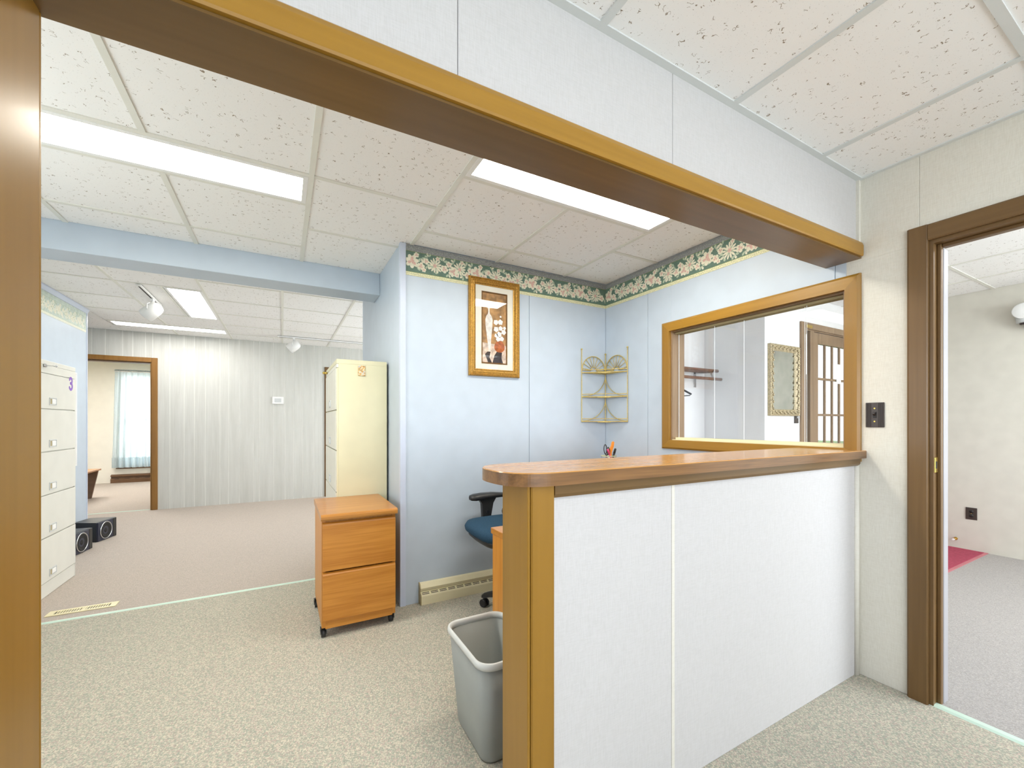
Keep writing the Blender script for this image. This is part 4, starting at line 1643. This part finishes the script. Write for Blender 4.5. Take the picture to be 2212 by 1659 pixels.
for q in (pa, pb):
    # fan arch
    b = B()
    c0 = pc.lerp(q, .5) + Vector((0, 0, .425))
    hx = (q - pc) * .5
    R0 = hx.length - .004
    dr = hx.normalized()
    b.tube([c0 + dr * (R0 * math.cos(PI * k / 24)) + Vector((0, 0, R0 * .98 * math.sin(PI * k / 24))) for k in range(25)], .0038, 7)
    b.tube([c0 + dr * (.03 * math.cos(PI * k / 14)) + Vector((0, 0, .03 * math.sin(PI * k / 14))) for k in range(15)], .0034, 7)
    for k in range(9):
        a = PI * (k + .35) / 8.7
        dv = dr * math.cos(a) + Vector((0, 0, math.sin(a)))
        b.tube([c0 + dv * .03, c0 + dv * R0], .0024, 6)
    b.tube([c0 - dr * R0, c0 - dr * .03], .0028, 6)
    b.tube([c0 + dr * .03, c0 + dr * R0], .0028, 6)
    b.build('fan_arch', 'brass_paint', t)
    for (z0, z1) in ((.01, .19), (.21, .39)):
        b = B()
        pts = []
        for k in range(19):
            a = PI / 2 * k / 18
            f = math.sin(a)
            pts.append(pc.lerp(q, 1 - math.cos(a)) + Vector((0, 0, z1 - (z1 - z0) * math.sin(a))))
        b.tube(pts, .003, 6)
        b.build('side_curve', 'brass_paint', t)


# ------------------------------------------------------------------ wall plates
t = thing('light_switch', 'dark brown ribbed light switch plate beside the counter window', 'switch', (XR, .8725, 1.2235), group='wall plates')
b = B()
b.box(-.006, -.0345, -.057, 0, .0345, .057, bev=.002)
for k in range(9):
    for s_ in (-1, 1):
        yy = s_ * (.0135 + k * .0021)
        b.box(-.0075, yy - .0006, -.054, -.0055, yy + .0006, .054)
b.build('plate', 'brown_plate', t)
bx(-.008, -.006, -.014, -.005, .006, .014).build('toggle_slot', 'plate_slot', t)
b = B()
b.prism([(-.005, -.004), (-.020, .004), (-.020, .010), (-.005, .006)], 'y', -.004, .004)
b.build('toggle', 'brown_plate', t)
for z in (.030, -.030):
    b = B()
    b.cyl((-.0085, 0, z), (-.005, 0, z), .0032, seg=12)
    b.build('screw', 'brass', t)
t = thing('wall_outlet', 'dark brown outlet plate low on the entry wall', 'outlet', (XE, 1.328, .342), group='wall plates')
bx(-.006, -.037, -.055, 0, .037, .055, bev=.002).build('plate', 'brown_plate', t)
for z in (.02, -.02):
    b = B()
    b.lathe([(.0, .0), (.014, .0), (.015, .002)], (-.009, 0, z), 'x', 20)
    so = b.build('socket', 'plate_slot', t)
b = B()
b.cyl((-.0085, 0, 0), (-.005, 0, 0), .003, seg=10)
b.build('screw', 'brass', t)
t = thing('door_bumper', 'small brass door stop low on the entry wall', 'door stop', (XE, 1.43, .087))
b = B()
b.cyl((0, 0, 0), (-.008, 0, 0), .014, seg=18)
b.build('base', 'brass', t)
b = B()
b.tube([(-.006 - .0011 * k, .005 * math.cos(k * 1.2), .005 * math.sin(k * 1.2)) for k in range(50)], .0012, 5)
b.build('spring', 'brass', t)
b = B()
b.cyl((-.06, 0, 0), (-.078, 0, 0), .009, .008, seg=14)
b.build('tip', 'white_plastic', t)
t = thing('emergency_light', 'white emergency lamp unit high on the entry wall', 'light', (XE, .86, 2.10))
bx(-.09, -.13, -.11, 0, .13, .10, bev=.012).build('housing', 'white_plastic', t)
for s_ in (-1, 1):
    b = B()
    b.lathe([(.0, -.05), (.035, -.048), (.06, -.02), (.066, .02), (.066, .05), (.06, .054), (.0, .05)], (-.06, s_ * .14, .035 if s_ > 0 else .03), (Vector((0, 1, 0)), Vector((0, 0, 1)), Vector((-1, 0, 0))), 24)
    hd = b.build('lamp_head', 'white_plastic', t)
    b = B()
    b.cyl((-.05, s_ * .14, -.06), (-.05, s_ * .14, -.01), .05, .055, seg=18)
    b.build('lamp_shroud', 'grey_plastic', t)
    bx(-.06, s_ * .14 - .03, -.075, -.03, s_ * .14 + .03, -.058, bev=.003).build('bracket', 'brown_plate', t)

# red mat
t = thing('entry_mat', 'dark red carpet mat on the entry floor', 'mat', (4.95, 1.66, 0))
bx(-.68, -.42, .0005, .62, .46, .008, bev=.003).build('pile', 'mat_red', t)
b = B()
b.box(-.70, -.44, .0005, .64, -.42, .006)
b.box(-.70, .46, .0005, .64, .475, .006)
b.box(-.70, -.42, .0005, -.68, .46, .006)
b.box(.62, -.42, .0005, .64, .46, .006)
b.build('border', 'mat_edge', t)

# ------------------------------------------------------------------ entry: mirror, coat rack, door
t = thing('wall_mirror_glass', 'ornate cream gold framed mirror seen through the counter window', 'mirror', (4.0, YW, 1.568))
t.name = 'ornate_mirror'
frame_boards(t, .235, .32, .058, [(0, -.0005), (0, -.028), (.12, -.034), (.35, -.026), (.6, -.028), (.85, -.02), (1.0, -.012), (1.0, -.0005)], 'mirror_gold', 'frame_rail')
b = B()
k = 0
for sx in (-1, 1):
    for i in range(30):
        z = -.30 + .6 * i / 29
        b.ball((sx * (.206 + .010 * math.sin(i * 2.1)), -.032, z), .0105, 1, (1.0, .55, .8 + .5 * abs(math.sin(i * 1.7))))
        b.ball((sx * (.224 - .008 * math.cos(i * 2.1)), -.032, z + .008), .006, 1)
for sz in (-1, 1):
    for i in range(21):
        x = -.2 + .4 * i / 20
        b.ball((x, -.032, sz * (.291 + .010 * math.sin(i * 2.1))), .0105, 1, (.8 + .5 * abs(math.sin(i * 1.7)), .55, 1))
        b.ball((x + .008, -.032, sz * (.309 - .008 * math.cos(i * 2.1))), .006, 1)
b.build('carved_scrolls', 'mirror_gold', t)
bx(-.178, -.011, -.263, .178, -.004, .263).build('mirror_pane', 'mirror_silver', t)

t = thing('wall_switch', 'small grey switch plate below the mirror corner', 'switch', (4.225, YW, 1.235), group='wall plates')
bx(-.034, -.006, -.055, .034, 0, .055, bev=.002).build('plate', 'brown_plate', t)
bx(-.005, -.016, -.008, .005, -.005, .010, bev=.001).build('toggle', 'grey_plastic', t)

t = thing('coat_rack', 'wall coat rack with brown shelf rods and hanging rail', 'coat rack', (3.1, YA, 1.6))
for y, z in ((-.035, .09), (-.085, .088), (-.135, .084), (-.185, .080)):
    b = B()
    b.cyl((-.58, y, z), (.56, y, z), .0145, seg=12)
    b.build('shelf_rod', 'rack_brown', t)
b = B()
b.cyl((-.58, -.2, .0), (.59, -.2, .0), .014, seg=14)
b.build('hanging_rail', 'rack_brown', t)
for x in (-.4, .47):
    b = B()
    b.box(x - .016, -.006, -.065, x + .016, -.0005, .09, bev=.001, seg=1)
    b.prism([(-.006, .066), (-.20, .055), (-.215, .075), (-.20, .082), (-.006, .078)], 'x', x - .003, x + .003)
    b.prism([(-.185, .06), (-.215, .0), (-.215, -.016), (-.185, -.016), (-.195, .0), (-.175, .05)], 'x', x - .003, x + .003)
    b.build('bracket', 'chrome', t)
b = B()
for y, z in ((-.035, .09), (-.085, .088), (-.135, .084), (-.185, .080)):
    b.cyl((.56, y, z), (.568, y, z), .014, seg=12)
b.cyl((.59, -.2, 0), (.598, -.2, 0), .0165, seg=14)
b.build('end_caps', 'grey_plastic', t)


def hanger(label, x, rz):
    t = thing('coat_hanger', label, 'hanger', (x, YA - .2, 1.6), rz, group='black coat hangers')
    b_ = B()
    pts = [(0, .018 * math.cos(a), .018 * math.sin(a)) for a in [PI * (1.15 - 1.1 * k / 14) for k in range(15)]]
    pts = [(p[0], p[1], p[2]) for p in pts] + [(0, .012, -.03), (0, 0, -.05), (0, 0, -.085)]
    b_.tube(pts, .0022, 8)
    b_.build('hook', 'chrome', t)
    b_ = B()
    b_.tube([(0, -.2, -.175), (0, -.1, -.12), (0, -.02, -.088), (0, .02, -.088), (0, .1, -.12), (0, .2, -.175)], .008, 10)
    b_.build('shoulder', 'black_plastic', t)
    b_ = B()
    b_.tube([(0, -.19, -.185), (0, .19, -.185)], .004, 8)
    b_.build('bar', 'black_plastic', t)
    return t


hanger('black coat hanger nearer the end of the coat rack', 2.995, .05)
hanger('black coat hanger just behind the first one on the rail', 2.93, -.12)

d = thing('door_4', 'brown wood entrance door with small glass panes and narrow sidelight', 'door', (0, 0, 0), kind='structure')
bx(4.287, YW - .018, 0, 4.37, YW, 2.145, bev=.004).build('side_casing', 'door_wood', d)
bx(5.47, YW - .018, 0, 5.545, YW, 2.145, bev=.004).build('side_casing', 'door_wood', d)
bx(4.37, YW - .018, 2.085, 5.47, YW, 2.145, bev=.004).build('head_casing', 'door_wood', d)
bx(4.36, YW, 0, 4.385, YW + .1, 2.10).build('jamb', 'door_wood', d)
bx(5.46, YW, 0, 5.48, YW + .1, 2.10).build('jamb', 'door_wood', d)
bx(4.385, YW, 2.075, 5.46, YW + .1, 2.10).build('head_jamb', 'door_wood', d)
bx(4.475, YW - .004, 0, 4.545, YW + .03, 2.075, bev=.004).build('mullion', 'door_wood', d)
bx(4.385, YW + .022, .02, 4.475, YW + .026, 2.075).build('sidelight_pane', 'clear_glass', d)
# leaf (hinged at the right jamb), as a root part with its own pieces
lx0, lx1 = 4.55, 5.455
leaf_y0, leaf_y1 = YW + .004, YW + .036
b = B()
b.box(lx0, leaf_y0, .01, lx0 + .085, leaf_y1, 2.07, bev=.002)
b.box(lx1 - .085, leaf_y0, .01, lx1, leaf_y1, 2.07, bev=.002)
b.box(lx0 + .085, leaf_y0, 1.964, lx1 - .085, leaf_y1, 2.07)
b.box(lx0 + .085, leaf_y0, .01, lx1 - .085, leaf_y1, .57)
leaf = b.build('door_leaf', 'door_wood', d)
px = [lx0 + .085 + i * (lx1 - lx0 - .17) / 5 for i in range(6)]
pz = [.57, .905, 1.262, 1.62, 1.964]
for x in px[1:-1]:
    bx(x - .012, leaf_y0 + .004, .57, x + .012, leaf_y0 + .022, 1.964, bev=.003).build('muntin', 'door_wood', leaf)
for z in pz[1:-1]:
    bx(px[0], leaf_y0 + .005, z - .012, px[-1], leaf_y0 + .021, z + .012, bev=.003).build('muntin', 'door_wood', leaf)
for i in range(5):
    for j in range(4):
        bx(px[i] + .010, leaf_y0 + .012, pz[j] + .01, px[i + 1] - .010, leaf_y0 + .015, pz[j + 1] - .01).build('pane', 'clear_glass', leaf)
cd = bx(4.98, leaf_y0 - .008, 1.585, 5.07, leaf_y0 - .005, 1.785).build('paper_notice', 'paper_white')
tag(cd, 'white paper notice on the entrance door panes', 'notice')
# door closer / chain at the top-left
b = B()
b.box(4.36, YW - .03, 2.09, 4.46, YW - .018, 2.12, bev=.003)
b.build('door_chain_plate', 'brass', d)
# porch and shrub outside the entrance
pr = thing('porch', 'dark porch beam outside the entrance door', 'porch', (5.2, 3.3, -.35))
bx(-1.5, .0, 1.9, 1.8, .12, 2.25).build('porch_beam', 'porch_dark', pr)
bx(-.66, .0, .0, -.54, .12, 1.9).build('porch_post', 'porch_dark', pr)
bx(1.5, .0, .0, 1.62, .12, 1.9).build('porch_post', 'porch_dark', pr)

# ------------------------------------------------------------------ desk behind the half wall
t = thing('reception_desk', 'honey wood desk behind the half wall, only its end showing', 'desk', (.851, 1.085, 0))
DW, DD = 1.50, .665
bx(0, 0, .672, DW, DD, .70, bev=.003).build('desk_top', 'honey_top', t)
bx(.006, .01, 0, .028, DD - .008, .672, bev=.001, seg=1).build('end_panel', 'honey_z', t)
bx(DW - .028, .01, 0, DW - .006, DD - .008, .672, bev=.001, seg=1).build('end_panel', 'honey_z', t)
bx(.028, .02, .25, DW - .028, .036, .672).build('modesty_panel', 'honey_x', t)

# low cabinet in the corner carrying the pencil cup
t = thing('corner_cabinet', 'low honey wood cabinet in the corner below the wire shelf', 'cabinet', (1.86, 2.14, 0))
bx(0, .02, 0, .48, .45, .84).build('carcass', 'honey_z', t)
bx(-.01, 0, .84, .49, .46, .862, bev=.003).build('top', 'honey_top', t)
for a in (.006, .243):
    dd_ = bx(a, .004, .05, a + .231, .02, .83, bev=.002).build('door', 'honey_z', t)
    b = B()
    b.ball((a + (.2 if a < .1 else .03), -.006, .6), .011, 2)
    b.build('knob', 'brass', dd_)

# pencil cup and what stands in it
cx_, cy_, cz_ = 2.066, 2.30, .862
t = thing('pencil_cup', 'clear cup of pens behind the counter below the corner shelf', 'cup', (cx_, cy_, cz_))
b = B()
b.lathe([(.0, .001), (.046, .001), (.050, .004), (.054, .088), (.0525, .088), (.0485, .006), (.0, .005)], (0, 0, 0), 'z', 28)
b.build('cup_wall', 'clear_glass', t)
b = B()
b.lathe([(.0525, .082), (.0555, .083), (.0555, .089), (.0525, .089), (.0525, .082)], (0, 0, 0), 'z', 28)
b.build('rim', 'cup_glass_tint', t)
s = thing('scissors', 'black handled scissors standing in the pencil cup', 'scissors', (cx_ - .02, cy_, cz_ + .008))
b = B()
b.tube([(-.012 + .013 * math.cos(a) - .006 * math.sin(a) * .3, 0, .125 + .034 * math.sin(a)) for a in [2 * PI * k / 24 for k in range(24)]], .0032, 8, closed=True)
b.tube([(-.010, 0, .095), (.0, 0, .07)], .004, 8)
b.build('handle_loop', 'black_plastic', s)
b = B()
b.tube([(.018 + .010 * math.cos(a), .004, .112 + .026 * math.sin(a)) for a in [2 * PI * k / 24 for k in range(24)]], .0032, 8, closed=True)
b.tube([(.012, .004, .09), (.002, .004, .07)], .004, 8)
b.build('handle_loop', 'black_plastic', s)
b = B()
b.prism([(-.006, .075), (.006, .075), (.002, .0), (-.001, .0)], 'y', -.001, .004)
b.build('blade', 'chrome', s)


def pen(label, mat, x, y, tx, ty, length, r, cap=None, name='pen'):
    a = Vector((cx_ + x, cy_ + y, cz_ + .012))
    t = thing(name, label, name.replace('_', ' '), tuple(a), group='pens in the cup')
    d_ = Vector((tx, ty, 1)).normalized()
    b_ = B()
    b_.tube([d_ * (length * f) for f in (0, .05, .3, .8, 1.0)], [r * .4, r, r, r, r * .9], 12)
    b_.build('barrel', mat, t)
    if cap:
        b_ = B()
        b_.tube([d_ * (length * f) for f in (.72, .98, 1.02)], [r * 1.2, r * 1.2, r * .8], 12)
        b_.build('cap', cap, t)


pen('pink pen leaning left in the pencil cup', 'pink_plastic', .026, -.018, -.34, .1, .128, .006, 'pink_plastic')
pen('green pen standing in the pencil cup', 'green_plastic', .016, .018, .14, 0, .11, .005)
pen('black marker leaning right in the pencil cup', 'black_plastic', .012, -.008, .36, 0, .13, .007, 'black_plastic', 'marker')
pen('second black marker behind the others in the pencil cup', 'black_plastic', .008, .02, .28, .02, .125, .007, 'black_plastic', 'marker')
t = thing('utility_knife', 'orange handled cutter sticking out of the pencil cup', 'cutter', (cx_ + .016, cy_ + .004, cz_ + .01))
b = B()
b.prism([(-.006, .0), (.006, .0), (.012, .10), (.030, .140), (.036, .172), (.028, .178), (.020, .172), (.014, .150), (.004, .132), (-.004, .125), (.003, .105)], 'y', -.006, .006)
b.build('handle', 'orange_plastic', t)

# ------------------------------------------------------------------ office chair
CX, CY = 1.345, 2.33
t = thing('office_chair', 'dark blue swivel chair with black arms behind the post', 'chair', (CX, CY, 0))


def superell(cx_, cy_, a, c, z, n_=28, e=.55, fx=0.0):
    pts = []
    for k in range(n_):
        th = 2 * PI * k / n_
        x = math.copysign(abs(math.cos(th)) ** e, math.cos(th)) * a
        y_ = math.copysign(abs(math.sin(th)) ** e, math.sin(th)) * c
        pts.append((cx_ + x, cy_ + y_, z))
    return pts


b = B()
sx = -.09
b.loft([superell(sx, 0, .17, .17, .475), superell(sx, 0, .215, .215, .480), superell(sx, 0, .242, .242, .505), superell(sx, 0, .246, .246, .528), superell(sx, 0, .232, .232, .552), superell(sx, 0, .18, .18, .566), superell(sx, 0, .08, .08, .570)])
b.build('seat', 'chair_fabric', t)
b = B()
b.loft([superell(sx, 0, .13, .13, .425), superell(sx, 0, .19, .19, .445), superell(sx, 0, .225, .22, .478), superell(sx, 0, .222, .22, .49)])
b.build('seat_pan', 'black_plastic', t)
b = B()
b.cyl((0, 0, .1), (0, 0, .28), .028, seg=20)
b.cyl((0, 0, .28), (0, 0, .43), .018, seg=20)
b.cyl((0, 0, .06), (0, 0, .12), .045, .035, seg=20)
b.build('gas_lift', 'black_plastic', t)
bx(-.11, -.07, .40, .06, .07, .432, bev=.01).build('tilt_mechanism', 'black_plastic', t)
for k in range(5):
    a = math.radians(151 + 72 * k)
    dv = Vector((math.cos(a), math.sin(a), 0))
    sd = Vector((-dv.y, dv.x, 0))
    b = B()
    rings = []
    for (r, w_, z0, z1) in ((.02, .026, .065, .112), (.12, .022, .068, .105), (.2, .018, .066, .092), (.235, .015, .06, .082), (.25, .006, .06, .072)):
        c = dv * r
        rings.append([c - sd * w_ + Vector((0, 0, z0)), c + sd * w_ + Vector((0, 0, z0)), c + sd * w_ * .8 + Vector((0, 0, z1)), c - sd * w_ * .8 + Vector((0, 0, z1))])
    b.loft(rings, smooth=False)
    arm = b.build('base_leg', 'black_plastic', t)
    c = dv * .232
    sw = Vector((math.cos(a + .9), math.sin(a + .9), 0))
    b = B()
    for s_ in (-1, 1):
        b.cyl(c + sw * (s_ * .006) + Vector((0, 0, .026)), c + sw * (s_ * .021) + Vector((0, 0, .026)), .026, .024, seg=22)
    b.cyl(c + sw * -.008 + Vector((0, 0, .026)), c + sw * .008 + Vector((0, 0, .026)), .012)
    b.cyl(c + Vector((0, 0, .04)), c + Vector((0, 0, .066)), .008)
    b.build('caster', 'black_satin', arm)
for s_ in (1, -1):
    yy = s_ * .24
    b = B()
    # arm upright (plate with taper), local x forward = -x
    b.prism([(-.16, .44), (-.09, .44), (-.098, .56), (-.082, .64), (-.06, .675), (-.19, .675), (-.166, .64), (-.160, .56)], 'y', yy - .016, yy + .016)
    ar = b.build('arm_upright', 'black_plastic', t)
    b = B()
    b.cyl((-.125, yy - s_ * .016, .585), (-.125, yy - s_ * .024, .585), .010, seg=16)
    b.build('arm_knob', 'black_satin', ar)
    b = B()
    rings = []
    for (x, w_, zb, zt) in ((-.250, .012, .676, .690), (-.245, .030, .668, .698), (-.215, .042, .666, .704), (-.16, .043, .670, .708), (-.08, .040, .676, .708), (.0, .036, .676, .700), (.035, .028, .676, .694), (.045, .010, .680, .688)):
        rings.append([(x, yy - w_, (zb + zt) / 2), (x, yy - w_ * .75, zb), (x, yy + w_ * .75, zb), (x, yy + w_, (zb + zt) / 2), (x, yy + w_ * .7, zt), (x, yy - w_ * .7, zt)])
    b.loft(rings)
    b.build('arm_pad', 'black_plastic', t)
b = B()
rings = []
for (z, hwid, th, off) in ((.60, .10, .03, .175), (.62, .18, .05, .17), (.69, .215, .06, .165), (.77, .21, .055, .175), (.84, .17, .045, .185), (.86, .11, .03, .19)):
    rings.append([(off + .5 * th * math.cos(q) + .02 * (math.sin(q) ** 2), hwid * math.sin(q), z) for q in [2 * PI * k / 24 for k in range(24)]])
b.loft(rings)
b.build('backrest', 'chair_fabric', t)
b = B()
b.tube([(.04, 0, .43), (.16, 0, .43), (.215, 0, .47), (.22, 0, .60), (.2, 0, .70)], .016, 10)
b.build('back_bar', 'black_plastic', t)

# ------------------------------------------------------------------ waste bin
t = thing('waste_bin', 'grey plastic waste bin beside the half wall post', 'waste bin', (.706, 1.44, 0))


def rrect(hx, hy, r, z, n_=8, ox=0, oy=0):
    pts = []
    for (sx_, sy_, a0) in ((1, 1, 0), (-1, 1, PI / 2), (-1, -1, PI), (1, -1, 3 * PI / 2)):
        for k in range(n_ + 1):
            a = a0 + PI / 2 * k / n_
            pts.append((ox + sx_ * (hx - r) + r * math.cos(a), oy + sy_ * (hy - r) + r * math.sin(a), z))
    return pts


b = B()
b.loft([rrect(.085, .13, .035, .012), rrect(.092, .137, .04, .0), rrect(.096, .142, .042, .012), rrect(.122, .176, .052, .355), rrect(.118, .172, .05, .355), rrect(.092, .138, .04, .014)], cap0=True, cap1=True)
b.build('tub', 'can_grey', t)
b = B()
b.loft([rrect(.120, .174, .051, .350), rrect(.128, .183, .056, .350), rrect(.130, .185, .057, .360), rrect(.128, .183, .056, .372), rrect(.122, .177, .052, .375), rrect(.117, .171, .05, .366), rrect(.117, .171, .05, .350), rrect(.120, .174, .051, .350)], cap0=False, cap1=False)
b.build('rim', 'can_rim', t)
